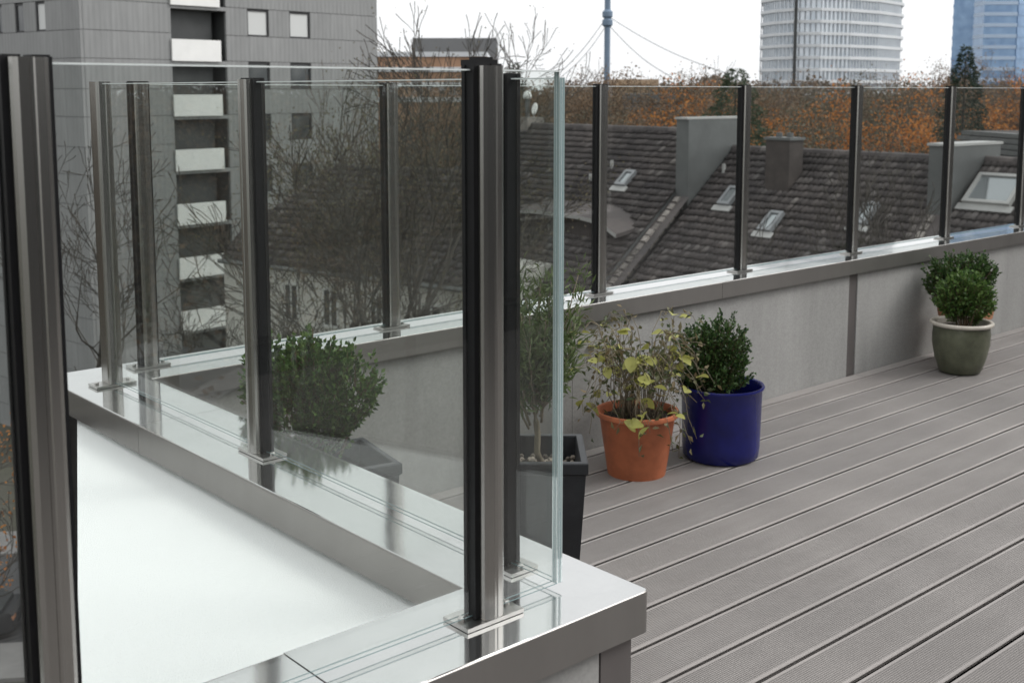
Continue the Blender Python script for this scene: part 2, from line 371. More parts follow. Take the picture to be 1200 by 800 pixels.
# --- white flat roof outside, and the block the terrace stands on
wr = thing('flat_roof', 'white membrane flat roof just below the mirror bright coping', 'roof', (0, 0, 0))
ZR = .513
edge = [tuple(on_plane(60, 497, (0, 0, ZR), (0, 0, 1)))[:2], tuple(on_plane(80, 800, (0, 0, ZR), (0, 0, 1)))[:2]]
dx, dy = edge[1][0] - edge[0][0], edge[1][1] - edge[0][1]
e0 = (edge[0][0] - dx * .14, edge[0][1] - dy * .14)
e1 = (edge[1][0] + dx * .27, edge[1][1] + dy * .27)
poly = [e1, (1.2, e1[1] if e1[1] > 1.47 else 1.47), (1.2, 3.46), (e0[0] + .08, e0[1] + .02), e0]
poly = [(e1[0], 1.446), (1.2035, 1.446), (1.2035, 3.445), (1.30, 3.445), (e0[0] + .1, e0[1] + .05), e0, e1]
MB().prism(poly, ZR - .05, ZR).build('membrane', 'membrane', wr)
pp = [(e1[0] - .0, 1.46), (1.19, 1.46), (1.19, 3.43), (1.29, 3.43), (e0[0] + .09, e0[1] + .03), (e0[0] + .03, e0[1]), (e1[0] + .03, e1[1])]
MB().prism(pp, -17, ZR - .052).build('roof_wall', 'plaster', wr)
GROUND = -17.
blk = thing('apartment_block', 'plain rendered apartment block carrying the roof terrace', 'building')
MB().prism([(-3.4, -9), (17, -9), (17, 3.40), (1.222, 3.40), (1.222, 1.44), (-3.4, 1.44)], GROUND, -.41).build('wall', 'plaster', blk)

# ================================================================== POTTED PLANTS
mottled('terracotta_plastic', (.43, .135, .062), .28, 14, .5, .1, 80)
mottled('blue_enamel', (.007, .010, .13), .4, 9, .26, spec=.5)
mottled('green_glaze', (.10, .105, .07), .45, 12, .3, .1, 60)
mottled('glaze_rim', (.50, .46, .40), .15, 12, .35)
mottled('clay', (.42, .20, .11), .15, 8, .8)
mottled('graphite', (.022, .023, .026), .3, 14, .5, .1, 120)
mottled('soil', (.02, .015, .011), .5, 60, .95, .9, 90)
mottled('stem', (.11, .075, .045), .35, 30, .8)
mottled('pale_stem', (.20, .17, .12), .3, 30, .8)
leafmat('box_leaf', [(0.016, 0.038, 0.014), (0.038, 0.081, 0.022), (0.061, 0.115, 0.032), (0.101, 0.162, 0.054)], .18, .35)
leafmat('box_leaf_fresh', [(0.026, 0.058, 0.016), (0.058, 0.124, 0.026), (0.098, 0.169, 0.039), (0.143, 0.221, 0.065)], .2, .35)
leafmat('olive_leaf', [(.06, .09, .03), (.10, .14, .05), (.15, .19, .08)], .3, .5)
leafmat('yellow_leaf', [(.36, .33, .07), (.42, .41, .12), (.28, .32, .08)], .35, .45)
leafmat('vine_leaf', [(.05, .075, .03), (.10, .11, .05), (.20, .15, .08), (.07, .10, .04)], .25, .5)
def leaves(name, pts, nrm, L, Wd, mat, parent, jit=.6, spread=.35, rng=RNG):
    pts = np.asarray(pts, float); k = len(pts); d = np.asarray(nrm, float) + rng.normal(0, jit, (k, 3))
    d /= np.linalg.norm(d, axis=1)[:, None]
    r = rng.normal(0, 1, (k, 3)); s = np.cross(d, r); s /= np.linalg.norm(s, axis=1)[:, None]; u = np.cross(s, d)
    l = (L * rng.uniform(.65, 1.25, k))[:, None]; w = (Wd * rng.uniform(.75, 1.2, k))[:, None]
    a = pts; b = pts + d * l * .45 + s * w * .5 + u * w * spread; c = pts + d * l; e = pts + d * l * .45 - s * w * .5 + u * w * spread
    V = np.stack([a, b, c, e], 1).reshape(-1, 3); i = np.arange(k)[:, None] * 4
    Fq = np.concatenate([i + [0, 1, 2], i + [0, 2, 3]], 1).reshape(-1, 3)
    return np_mesh(name, V, Fq, mat, parent)
def shrub(pos, clumps, nstem, leafn, L, Wd, mat, parent, base_z, sprigs=14, seed=1, jit=.55):
    """clumps: (dx,dy,dz,rx,rz) ellipsoids; leaves sit on short twigs so that the rim is ragged."""
    rng = np.random.default_rng(seed); px, py = pos
    st = MB(); LP = []; LN = []
    for q in range(leafn // 9):
        c = clumps[rng.integers(len(clumps))]; v = rng.normal(0, 1, 3); v /= np.linalg.norm(v)
        rr = rng.uniform(.45, 1.0) ** .55 * rng.uniform(.88, 1.1)
        p = np.array([px + c[0], py + c[1], c[2]]) + v * rr * np.array([c[3], c[3], c[4]])
        if p[2] < base_z + .01: continue
        g = v * .5 + np.array([0, 0, .7]); g /= np.linalg.norm(g)
        for j in range(9):
            LP.append(p + g * (j - 4) * L * .38 + rng.normal(0, L * .18, 3)); LN.append(v * .6 + g * .7)
        st.tube([p - g * L * 2.2, p + g * L * 1.4], [.0016, .0008], 3, cap=False)
    for q in range(sprigs):
        c = clumps[rng.integers(len(clumps))]; a = rng.uniform(0, 6.28); r_ = rng.uniform(0, .85) * c[3]
        p = np.array([px + c[0] + r_ * math.cos(a), py + c[1] + r_ * math.sin(a), c[2] + c[4] * math.sqrt(max(0, 1 - (r_ / c[3]) ** 2))])
        g = np.array([math.cos(a) * .25, math.sin(a) * .25, 1.]); h = rng.uniform(1.2, 3.4) * L
        for j in range(9): LP.append(p + g * h * j / 8 + rng.normal(0, L * .14, 3)); LN.append(g + rng.normal(0, .5, 3))
    for q in range(nstem):
        c = clumps[rng.integers(len(clumps))]; a = rng.uniform(0, 6.28); r0 = rng.uniform(.005, .04)
        b0 = Vector((px + r0 * math.cos(a), py + r0 * math.sin(a), base_z - .02)); v = rng.normal(0, .45, 3)
        b2_ = Vector((px + c[0] + v[0] * c[3], py + c[1] + v[1] * c[3], c[2] + v[2] * c[4])); b1_ = b0.lerp(b2_, .5) + Vector((rng.normal(0, .012), rng.normal(0, .012), .02))
        st.tube([b0, b1_, b2_], [.005, .0035, .0018], 5)
    st.build('stem', 'stem', parent); return leaves('foliage', LP, LN, L, Wd, mat, parent, jit, rng=rng)
def soil_disc(par, x, y, r, z):
    m = MB(); rng = np.random.default_rng(5); vs = [(x, y, z + .006)]; fs = []
    for ring in range(1, 6):
        for k in range(24):
            a = k / 24 * 6.2832; vs.append((x + r * ring / 5 * math.cos(a), y + r * ring / 5 * math.sin(a), z + rng.uniform(-.006, .008)))
    for k in range(24):
        fs.append((0, 1 + k, 1 + (k + 1) % 24))
        for ring in range(4): o = 1 + ring * 24; fs.append((o + k, o + 24 + k, o + 24 + (k + 1) % 24, o + (k + 1) % 24))
    m.add(vs, fs); m.build('soil', 'soil', par)
# square tapered planters
def square_planter(label, cx, cy, ang, side_, h, bot):
    t = thing('square_planter', label, 'planter', (cx, cy, 0), ang)
    a, b, i = side_ / 2, bot / 2, side_ / 2 - .02
    def ring(r, z): return [(-r, -r, z), (r, -r, z), (r, r, z), (-r, r, z)]
    vs = ring(b, .004) + ring(a - .006, h - .035) + ring(a, h - .03) + ring(a, h - .003) + ring(a - .003, h) + ring(i + .002, h) + ring(i, h - .003) + ring(i - .006, h - .09)
    fs = [(3, 2, 1, 0)]
    for q in range(7): fs += [(q * 4 + k, q * 4 + (k + 1) % 4, q * 4 + 4 + (k + 1) % 4, q * 4 + 4 + k) for k in range(4)]
    MB().add(vs, fs).build('pot_shell', 'graphite', t)
    m = MB(); N = 12; rng = np.random.default_rng(3); j = i - .0045
    m.add([(-j + 2 * j * p / N, -j + 2 * j * q / N, h - .065 + rng.uniform(-.006, .008)) for q in range(N + 1) for p in range(N + 1)], [(q * (N + 1) + p, q * (N + 1) + p + 1, (q + 1) * (N + 1) + p + 1, (q + 1) * (N + 1) + p) for q in range(N) for p in range(N)])
    m.build('soil', 'soil', t); return t, h - .06
mottled('pebble', (.20, .17, .14), .4, 30, .8, island=.6)
sp1, z1 = square_planter('tall graphite square planter filled with clay pebbles, holding a slender feathery shrub', 2.13, 2.32, AZ - rad(90), .275, .45, .215)
m = MB(); rng = np.random.default_rng(8)
for q in range(150):
    x, y = rng.uniform(-.11, .11, 2); r = rng.uniform(.006, .011); z = z1 + .004
    m.add([(x + r * math.cos(a) * (1 if k != 1 else .6), y + r * math.sin(a), z + (r * .6 if k == 1 else 0)) for k in (0, 1) for a in [j * 6.2832 / 6 + q for j in range(6)]], [tuple(range(6, 12))] + [(j, (j + 1) % 6, 6 + (j + 1) % 6, 6 + j) for j in range(6)])
tag(m.build('pebbles', 'pebble', sp1), kind='stuff')
pl1 = thing('slender_shrub', 'slender feathery light green shrub rising from the pebbles of the graphite planter', 'plant', (2.13, 2.32, z1 - .01))
st = MB(); LP = []; LN = []; rng = np.random.default_rng(21)
def wig(a, b, r0, r1, k=6, amp=.012):
    a, b = Vector(a), Vector(b); pts = [a.lerp(b, i / k) + Vector(rng.normal(0, amp, 3)) * (1 if 0 < i < k else 0) for i in range(k + 1)]
    st.tube(pts, [r0 + (r1 - r0) * i / k for i in range(k + 1)], 5); return pts
R2 = Vector(_R)
tk = wig((.0, .0, 0), Vector((0, 0, .20)) + R2 * .005, .010, .008)
st.tube([R2 * -.085, R2 * -.085 + Vector((0, 0, .55))], .0035, 5)
for q in range(48):
    a = rng.uniform(0, 6.28); z0 = rng.uniform(.12, .34); rr = rng.uniform(.03, .14); z1_ = z0 + rng.uniform(.10, .26)
    b = wig(Vector((0, 0, min(z0, .2))) + Vector((math.cos(a), math.sin(a), 0)) * rr * .15, (rr * math.cos(a), rr * math.sin(a), min(z1_, .56)), .004, .001, 6, .006)
    for p in b[2:]:
        for j in range(14): v = rng.normal(0, 1, 3); LP.append(np.array(p) + v * .016); LN.append(v * .5 + [0, 0, .7])
st.build('stem', 'pale_stem', pl1, True); leaves('foliage', LP, LN, .030, .007, 'olive_leaf', pl1, .5, rng=rng)
st = MB()
sp2, z2 = square_planter('dark graphite square planter beside mirror bright coping, holding a spreading boxwood', 1.672, 2.62, rad(-12), .27, .45, .21)
bx = thing('boxwood_shrub', 'wide vase shaped boxwood growing in the graphite planter beside the coping', 'plant', (0, 0, 0))
shrub((1.60, 2.62), [(0, .02, .60, .135, .10), (-.06, .07, .66, .10, .09), (.07, -.06, .64, .09, .09), (.0, .0, .70, .10, .07), (.02, -.02, .54, .07, .07)], 16, 6500, .0165, .0115, 'box_leaf_fresh', bx, .39, 20, 4)
# blue pot
bl = thing('blue_pot', 'glossy cobalt blue enamel pot with rolled rim beside terracotta coloured pot', 'pot', (3.585, 2.825, 0))
MB().lathe([(r * 1.165, z * 1.05) for r, z in [(0, .004), (.120, .004), (.126, .012), (.130, .05), (.1345, .262), (.140, .268), (.1425, .274), (.140, .280), (.1345, .279), (.1305, .272), (.128, .20), (0, .20)]], 56).build('pot_shell', 'blue_enamel', bl, True, 50)
soil_disc(bl, 0, 0, .148, .222)
b3 = thing('boxwood_shrub', 'dense dark boxwood with upright sprigs growing in the blue pot', 'plant', (0, 0, 0))
off = Vector((-_R[0], -_R[1], 0)) * .022
shrub((3.60 + off.x, 2.855 + off.y), [(0, 0, .385, .115, .10), (.03, -.03, .44, .095, .09), (-.03, .03, .42, .10, .09), (.05, -.03, .36, .10, .09), (-.04, .03, .34, .11, .08), (.0, .0, .31, .13, .05)], 14, 6500, .016, .0105, 'box_leaf', b3, .24, 30, 9)
# orange pot
og = thing('plant_pot', 'orange terracotta coloured pot with thick collar holding a straggly vine', 'pot', (3.19, 2.91, 0))
MB().lathe([(r * 1.11, z * 1.03) for r, z in [(0, .012), (.088, .012), (.090, 0), (.098, 0), (.100, .012), (.1275, .212), (.130, .2145), (.136, .2165), (.141, .221), (.142, .228), (.140, .236), (.134, .238), (.129, .232), (.124, .19), (0, .19)]], 56).build('pot_shell', 'terracotta_plastic', og, True, 40)
soil_disc(og, 0, 0, .137, .212)
vine = thing('vine_plant', 'straggly vine with arching bare stems and yellow green leaves in the orange pot', 'plant', (3.19, 2.91, .2))
rng = np.random.default_rng(31); st = MB(); LP = []; LN = []; YP = []
for q in range(80):
    a = rng.uniform(0, 6.28); r1 = rng.uniform(.07, .25); h = rng.uniform(.17, .43); dr = rng.uniform(.1, 1.0) * (r1 / .27); r00 = rng.uniform(.015, .105)
    pts = []
    for j in range(11):
        s_ = j / 10; rr = r00 + r1 * s_ ** 1.5; z = h * math.sin(min(s_ * 2.4, 1.57)) - max(0, s_ - .45) ** 1.4 * dr * .95
        if rr < .16: z = max(z, .02)
        pts.append(Vector((rr * math.cos(a + s_ * .5), rr * math.sin(a + s_ * .5), z)) + Vector(rng.normal(0, .008, 3)))
    st.tube(pts, [.0024 * (1 - .6 * j / 10) for j in range(11)], 4)
    for p in pts[3:]:
        for j in range(2):
            if rng.random() < .6: v = rng.normal(0, 1, 3); LP.append(np.array(p) + v * .008); LN.append(v)
    if q % 2 == 0: YP.append(pts[rng.integers(5, 11)])
for a, L in ((-1.9, .17), (-1.2, .14), (-2.5, .12), (-.6, .10)):       # tendrils hanging over the rim
    a += AZ - rad(0); pts = [Vector(((.13) * math.cos(a), .13 * math.sin(a), .03)), Vector((.157 * math.cos(a), .157 * math.sin(a), .052))] + [Vector(((.163 - .001 * j) * math.cos(a + .05 * j), (.163 - .001 * j) * math.sin(a + .05 * j), .03 - L * j / 5)) for j in range(6)]
    st.tube(pts, .0016, 4)
    for p in pts[2:]: LP.append(np.array(p)); LN.append(rng.normal(0, 1, 3))
for q in range(24): a = rng.uniform(0, 6.28); r_ = rng.uniform(.04, .12); LP.append([r_ * math.cos(a), r_ * math.sin(a), .02]); LN.append([math.cos(a), math.sin(a), 1])
st.build('stem', 'pale_stem', vine, True); leaves('small_leaves', LP, LN, .030, .014, 'vine_leaf', vine, .3, rng=rng)['kind'] = 'stuff'
lm = MB(); N = 6
for j in range(N + 1):
    s_ = j / N; w = .021 * math.sin(math.pi * min(1, s_ * .93 + .05)) ** .8; z = -.012 * s_ * s_
    lm.v += [(-w, s_ * .055, z + w * .35), (0, s_ * .055, z), (w, s_ * .055, z + w * .35)]
lm.f = [(j * 3 + k, j * 3 + k + 1, j * 3 + 4 + k, j * 3 + 3 + k) for j in range(N) for k in (0, 1)]; lm.mi = [0] * len(lm.f)
leaf_me = lm.data('leaf', 'yellow_leaf', True)
for q in range(84):
    p = YP[q % len(YP)] if q < 62 else Vector(LP[rng.integers(40, 200)])
    o = link('leaf', leaf_me, vine); o.location = p + Vector(rng.normal(0, .012, 3)); o.rotation_euler = (rng.uniform(-.9, .5), rng.uniform(-.7, .7), rng.uniform(0, 6.28)); k = rng.uniform(.65, 1.2); o.scale = (k, k, k)
# green pot and the clay pot behind it
gp = thing('glazed_pot', 'moss green glazed round pot with pale rim standing before the parapet joint', 'pot', (5.62, 2.90, 0))
MB().lathe([(0, .004), (.095, .004), (.105, .015), (.125, .075), (.140, .15), (.142, .20), (.137, .243), (.150, .248)], 56).build('pot_shell', 'green_glaze', gp, True, 60)
MB().lathe([(.149, .247), (.156, .252), (.156, .262), (.150, .267), (.137, .266), (.131, .258), (.131, .20)], 56).build('rim', 'glaze_rim', gp, True, 60)
soil_disc(gp, 0, 0, .130, .225)
b4 = thing('boxwood_ball', 'rounded light green boxwood growing in the moss green glazed pot', 'plant', (0, 0, 0))
shrub((5.625, 2.895), [(0, 0, .40, .105, .10), (.04, -.04, .36, .085, .09), (-.03, .04, .38, .09, .09)], 14, 4200, .020, .013, 'box_leaf_fresh', b4, .23, 8, 14)
cp = thing('clay_pot', 'plain clay flower pot half hidden behind the moss green glazed pot', 'pot', (5.885, 3.02, 0))
MB().lathe([(0, .004), (.085, .004), (.12, .24), (.137, .241), (.145, .29), (.136, .294), (.130, .288), (.126, .24), (0, .24)], 40).build('pot_shell', 'clay', cp, True, 40)
soil_disc(cp, 0, 0, .125, .265)
b5 = thing('boxwood_ball', 'taller dark boxwood behind the glazed pot, growing in the clay pot', 'plant', (0, 0, 0))
shrub((5.85, 3.03), [(.02, -.02, .48, .12, .09), (-.05, .05, .46, .11, .08), (.06, -.05, .46, .09, .09), (-.04, .05, .38, .12, .08)], 12, 5000, .020, .013, 'box_leaf', b5, .28, 10, 15)

# ================================================================== SURROUNDINGS
t = NT('ground'); a = t.noise(.05, t.coord(), 6); b = t.noise(1.5, t.coord(), 5)
t.bsdf(t.mul(t.ramp(a, [(.4, (.075, .07, .055)), (.6, (.06, .062, .04))]), t.ramp(b, [(.3, (.8, .8, .8)), (.7, (1.1, 1.1, 1.1))])), .9)
mottled('asphalt', (.062, .062, .064), .25, .8, .85, .2, 60)
mottled('paving', (.20, .195, .19), .15, 1.2, .85)
g = MB().box(-3000, 3000, -3000, 3000, GROUND - .5, GROUND).build('ground', 'ground'); tag(g, kind='structure')
# street that passes under the parapet, seen past the left post
A0, A1 = P(-260, 780, 42), P(420, 640, 42)
sd_ = Vector((math.cos(AZ - rad(82)), math.sin(AZ - rad(82)), 0)); sn = Vector((-sd_.y, sd_.x, 0))
c0 = Vector((*P(5, 700, 41).xy, 0))
def strip(name, o0, o1, z, mat, l0=-60, l1=160):
    q = [c0 + sd_ * l0 + sn * o0, c0 + sd_ * l1 + sn * o0, c0 + sd_ * l1 + sn * o1, c0 + sd_ * l0 + sn * o1]
    if (q[1] - q[0]).cross(q[2] - q[1]).z < 0: q = q[::-1]
    tag(MB().prism([(p.x, p.y) for p in q], GROUND - .02, z).build(name, mat), kind='structure')
strip('road', -4, 4, GROUND + .012, 'asphalt'); strip('pavement', 4.0, 6.5, GROUND + .14, 'paving'); strip('pavement', -6.5, -4.0, GROUND + .14, 'paving')
# penthouse behind the camera (mirrored in steel and glass)
mottled('render_dark', (.10, .098, .094), .12, 1.5, .8)
mottled('frame_dark', (.03, .03, .032), .2, 8, .5)
t = NT('window_dark'); t.bsdf((.02, .024, .026), .04, 0, None, .6)
ph = thing('penthouse', 'penthouse storey with dark rendered wall and wide windows facing the terrace', 'building', (0, 0, 0))
MB().box(-3.4, FX1, -8.5, -3.4, -.02, 2.75).build('wall', 'render_dark', ph); MB().box(-3.6, FX1 + .2, -8.7, -3.1, 2.752, 2.95).build('roof', 'render_dark', ph)
MB().box(FX1 + .02, 16.9, -3.39, 2.9, -.40, 2.75).build('added_side_wing', 'render_dark', ph); MB().box(FX1 - .1, 17, -3.095, 3.0, 2.752, 2.95).build('roof', 'render_dark', ph)  # unseen wing, added to cover the sky in the far panes' reflections
for i, (a, b) in enumerate(((-1.8, .2), (.7, 3.1), (3.7, 6.1), (6.8, 9.4))):
    w = MB().box(a, b, -3.399, -3.35, .05, 2.35).build('window', 'frame_dark', ph); MB().box(a + .07, b - .07, -3.349, -3.345, .13, 2.28).build('pane', 'window_dark', w)

# ---------------------------------------------------------------- tower block
t = NT('tower_panel'); c = t.new('TexCoord'); sp_ = t.new('SeparateXYZ'); t.link(c.outputs['Object'], sp_.inputs[0])
mm = t.new('Math', operation='MULTIPLY'); t.link(sp_.outputs[0], mm.inputs[0]); mm.inputs[1].default_value = 6.2832 / .30
sn_ = t.new('Math', operation='SINE'); t.link(mm.outputs[0], sn_.inputs[0])
col = t.ramp(t.noise(.5, t.coord((1, 1, .4)), 6, .65), [(.3, (.225, .229, .228)), (.7, (.28, .284, .282))])
col = t.mul(col, t.ramp(t.noise(7, t.coord((1, 1, .05)), 3), [(.3, (.90, .90, .90)), (.7, (1.05, 1.05, 1.05))]))
t.bsdf(col, .6, 0, t.bump(sn_.outputs[0], .22, .03), .3)
mottled('tower_dark', (.055, .058, .058), .2, .8, .7)
mottled('balcony_white', (.78, .78, .76), .05, 1.5, .6)
mottled('frame_grey', (.40, .40, .39), .1, 2, .6); mottled('frame_white', (.6, .6, .58), .1, 2, .6)
t = NT('pane_far'); t.bsdf(t.ramp(t.noise(.35, t.coord(), 2), [(.4, (.03, .036, .04)), (.6, (.16, .165, .165))]), .08, 0, None, .6)
t = NT('curtain_pane'); t.bsdf((.55, .56, .55), .25, 0, None, .5)
CA = P(97, 107, 58); CB = P(443, 107, 72.5); CD = P(-110, 107, 69)
def facade_frame(a, b):
    u = Vector((b.x - a.x, b.y - a.y, 0)); L = u.length; u.normalize(); nn = Vector((u.y, -u.x, 0))
    if nn.dot(Vector((a.x, a.y, 0))) > 0: nn = -nn
    M = Matrix(((u.x, nn.x, 0, a.x), (u.y, nn.y, 0, a.y), (0, 0, 1, 0), (0, 0, 0, 1))); return M, L, nn
tw = thing('tower_block', 'tall grey panelled tower block with a stack of white balconies', 'building')
M2, L2, n2 = facade_frame(CA, CB); M1, L1, n1 = facade_frame(CA, CD)
def su(x, M):   # distance along facade of a sight line
    nn = Vector((M[0][1], M[1][1], 0)); p = on_plane(x, 107, (M[0][3], M[1][3], 0), tuple(nn)); return (p - Vector((M[0][3], M[1][3], p.z))).dot(Vector((M[0][0], M[1][0], 0)))
def at_frame(o, M): o.matrix_world = M; return o
FL = 2.8; ZF0 = EYE - 2.6 * FL / 2.8
# floor datum: balcony parapet 111..135 px at 230 px
pb = on_plane(230, 135, tuple(CA), tuple(n2)); ZB = pb.z; pb2 = on_plane(230, 71, tuple(CA), tuple(n2)); FL = pb2.z - pb.z
b0, b1_ = su(203, M2), su(259, M2); bR = su(267, M2)
floors = range(-5, 5)
core = MB(); core.box(0, L2, -12, -1.32, GROUND, ZB + FL * 4.02); twc = core.build('core', 'tower_dark', tw); at_frame(twc, M2)
pmesh = {}
def twpanel(M, u0, u1, z0, z1, d=.0, th=.16, mat='tower_panel'):
    key = (round(u1 - u0, 2), round(z1 - z0, 2), mat, th)
    if key not in pmesh: pmesh[key] = MB().box(.006, u1 - u0 - .006, -th, 0, .013, z1 - z0 - .013).data('facade_panel', mat)
    o = link('facade_panel', pmesh[key], tw); o.matrix_world = M @ Matrix.Translation((u0, d, z0)); return o
wins2 = [(su(292, M2), su(317, M2)), (su(341, M2), su(365, M2))]
zsill = on_plane(305, 52, tuple(CA), tuple(n2)).z - ZB; zhead = on_plane(305, 25, tuple(CA), tuple(n2)).z - ZB
backing = MB(); backing.box(.0, b0 - .02, -1.3, -.17, GROUND, ZB + FL * 4.02); backing.box(bR + .02, L2 - .001, -1.3, -.17, GROUND, ZB + FL * 4.02)
at_frame(backing.build('wall', 'tower_dark', tw), M2)
backing = MB().box(.1, L1, -8, -.17, GROUND, ZB + FL * 4.02); at_frame(backing.build('wall', 'tower_dark', tw), M1)
me_w = {}
def window(M, u0, u1, z0, z1, d, bright):
    k = (round(u1 - u0, 2), round(z1 - z0, 2))
    if k not in me_w:
        w, h = k; f = MB(); e = .09
        f.box(0, w, -.10, 0, 0, e).box(0, w, -.10, 0, h - e, h).box(0, e, -.10, 0, e, h - e).box(w - e, w, -.10, 0, e, h - e)
        me_w[k] = (f.data('window', 'frame_dark'), MB().box(e, w - e, -.08, -.05, e, h - e).data('pane', 'pane_far'), MB().box(e, w - e, -.08, -.05, e, h - e).data('pane', 'curtain_pane'))
    o = link('window', me_w[k][0], tw); o.matrix_world = M @ Matrix.Translation((u0, d, z0)); link('pane', me_w[k][2 if bright else 1], o)
wr_ = random.Random(3)
for fl in range(-7, 4):
    z0 = ZB + fl * FL
    for za, zb in ((z0, z0 + FL * .48), (z0 + FL * .48, z0 + FL)):
        half = za > z0
        twpanel(M2, 0.16, b0, za, zb)
        if half:
            us = [bR] + [q for w in wins2 for q in w] + [L2]
            for i in range(0, len(us), 2): twpanel(M2, us[i], us[i + 1], za, zb)
        else: twpanel(M2, bR, L2, za, zb)
        w1 = [su(22, M1), su(32, M1), su(46, M1), su(57, M1), su(0, M1) , su(7, M1)]
        if half:
            us = sorted([.0] + w1 + [L1])
            for i in range(0, len(us), 2): twpanel(M1, us[i], us[i + 1], za, zb)
        else: twpanel(M1, 0, L1, za, zb)
    for i, (u0, u1) in enumerate(wins2): window(M2, u0, u1, z0 + FL * .48, z0 + FL - .04, -.06, (i == 0 and fl == 1) or wr_.random() < .3)
    us = sorted(w1)
    for i in range(0, 6, 2): window(M1, us[i], us[i + 1], z0 + FL * .48, z0 + FL - .04, -.06, wr_.random() < .2)
    # balcony
    bal = link('balcony', MB().box(0, bR - b0, -1.3, .02, -.22, -.02).data('balcony', 'tower_panel'), tw); bal.matrix_world = M2 @ Matrix.Translation((b0, 0, z0))
    link('balcony_panel', MB().box(-.05, b1_ - b0, .03, .13, -.05, FL * .375).data('balcony_panel', 'balcony_white'), bal)
    fr_ = MB(); w = b1_ - b0
    for q in (0.05, .30, .62, .95): fr_.box(w * q, w * q + .15, -1.28, -1.12, 0, FL - .26)
    fr_.box(.1, w, -1.27, -1.17, FL - .5, FL - .26); link('window_frame', fr_.data('window_frame', 'frame_grey'), bal)
    for q0, q1 in ((.05, .30), (.30, .62), (.62, .95)): link('pane', MB().box(w * q0 + .15, w * q1, -1.25, -1.22, .02, FL - .5).data('pane', 'curtain_pane' if wr_.random() < .3 else 'pane_far'), bal)

# ---------------------------------------------------------------- tiled row houses
t = NT('roof_tile'); gi = t.new('NewGeometry')
col = t.ramp(gi.outputs['Random Per Island'], [(0, (.056, .050, .051)), (.5, (.080, .072, .072)), (.93, (.104, .094, .093)), (1, (.18, .17, .165))])
col = t.mul(col, t.ramp(t.noise(.5, t.coord(), 5, .7), [(.3, (.7, .7, .72)), (.7, (1.35, 1.28, 1.22))]))
t.bsdf(col, .7, 0, t.bump(t.noise(25, t.coord(), 3), .2, .01), .3)
mottled('zinc', (.13, .136, .136), .2, 1.2, .5, metal=.3); mottled('zinc_light', (.38, .38, .37), .12, 2, .5)
mottled('mortar', (.21, .19, .175), .35, 5, .85, island=.4)
mottled('brick_dark', (.06, .05, .046), .3, 3, .85); mottled('facade_pale', (.58, .56, .52), .12, .8, .85); mottled('skylight_grey', (.22, .23, .24), .2, 3, .4)
t = NT('skylight_pane'); t.bsdf((.35, .38, .39), .05, .6, None, .8)
def tile_mesh(name, O, U, D, NN, spans, rows, parent, tw_=.185, ex=.29):
    """O ridge origin, U along ridge, D down slope, NN normal; spans(row)->(u0,u1); every tile an island with a hump and a lip."""
    px = np.array([0, .18, .42, .62, 1.0]) * tw_; pz = np.array([.0, .008, .04, .038, .0])
    V = []; rng = np.random.default_rng(2); O, U, D, NN = (np.array(q) for q in (O, U, D, NN))
    for r in range(rows):
        sp2_ = spans(r)
        for (u0, u1) in sp2_:
            k = int((u1 - u0) / tw_)
            if k < 1: continue
            us = u0 + (np.arange(k)) * ((u1 - u0) / k); jz = rng.normal(0, .006, k); jd = rng.normal(0, .012, k)
            up = us[:, None] + px[None] * ((u1 - u0) / k / tw_)
            def line(d, lift): return O + up[..., None] * U + (d + jd)[:, None, None] * D + (pz[None] * 1. + lift + jz[:, None])[..., None] * NN
            hi, lo, lip = line(r * ex - .03, -.005), line((r + 1) * ex, .05), line((r + 1) * ex - .07, -.02)
            V.append(np.concatenate([hi, lo, lip], 1).reshape(-1, 3))
    V = np.concatenate(V); k = len(V) // 15; i = np.arange(k)[:, None] * 15
    q = [[a, a + 1, a + 6, a + 5] for a in (0, 1, 2, 3, 5, 6, 7, 8)]
    Fq = np.concatenate([i + x for x in q], 1).reshape(-1, 4); Fq = Fq[:, ::-1]
    return tag(np_mesh(name, V, Fq, 'roof_tile', parent), kind='stuff')
R0 = P(665, 148, 45)
ud = (_R * .623 - _G * .783); ud = Vector(ud / np.linalg.norm(ud)); hd = Vector((-ud.y, ud.x, 0))
if hd.dot(Vector(_G)) > 0: hd = -hd
SL = rad(40); dn = hd * math.cos(SL) - Vector((0, 0, math.sin(SL))); nn_ = ud.cross(dn); nn_ = nn_ if nn_.z > 0 else -nn_
dn_back = -hd * math.cos(SL) - Vector((0, 0, math.sin(SL))); nb = ud.cross(dn_back); nb = nb if nb.z > 0 else -nb
SLEN = 11.0
def mat_of(o, x, y, z): return Matrix(((x.x, y.x, z.x, o.x), (x.y, y.y, z.y, o.y), (x.z, y.z, z.z, o.z), (0, 0, 0, 1)))
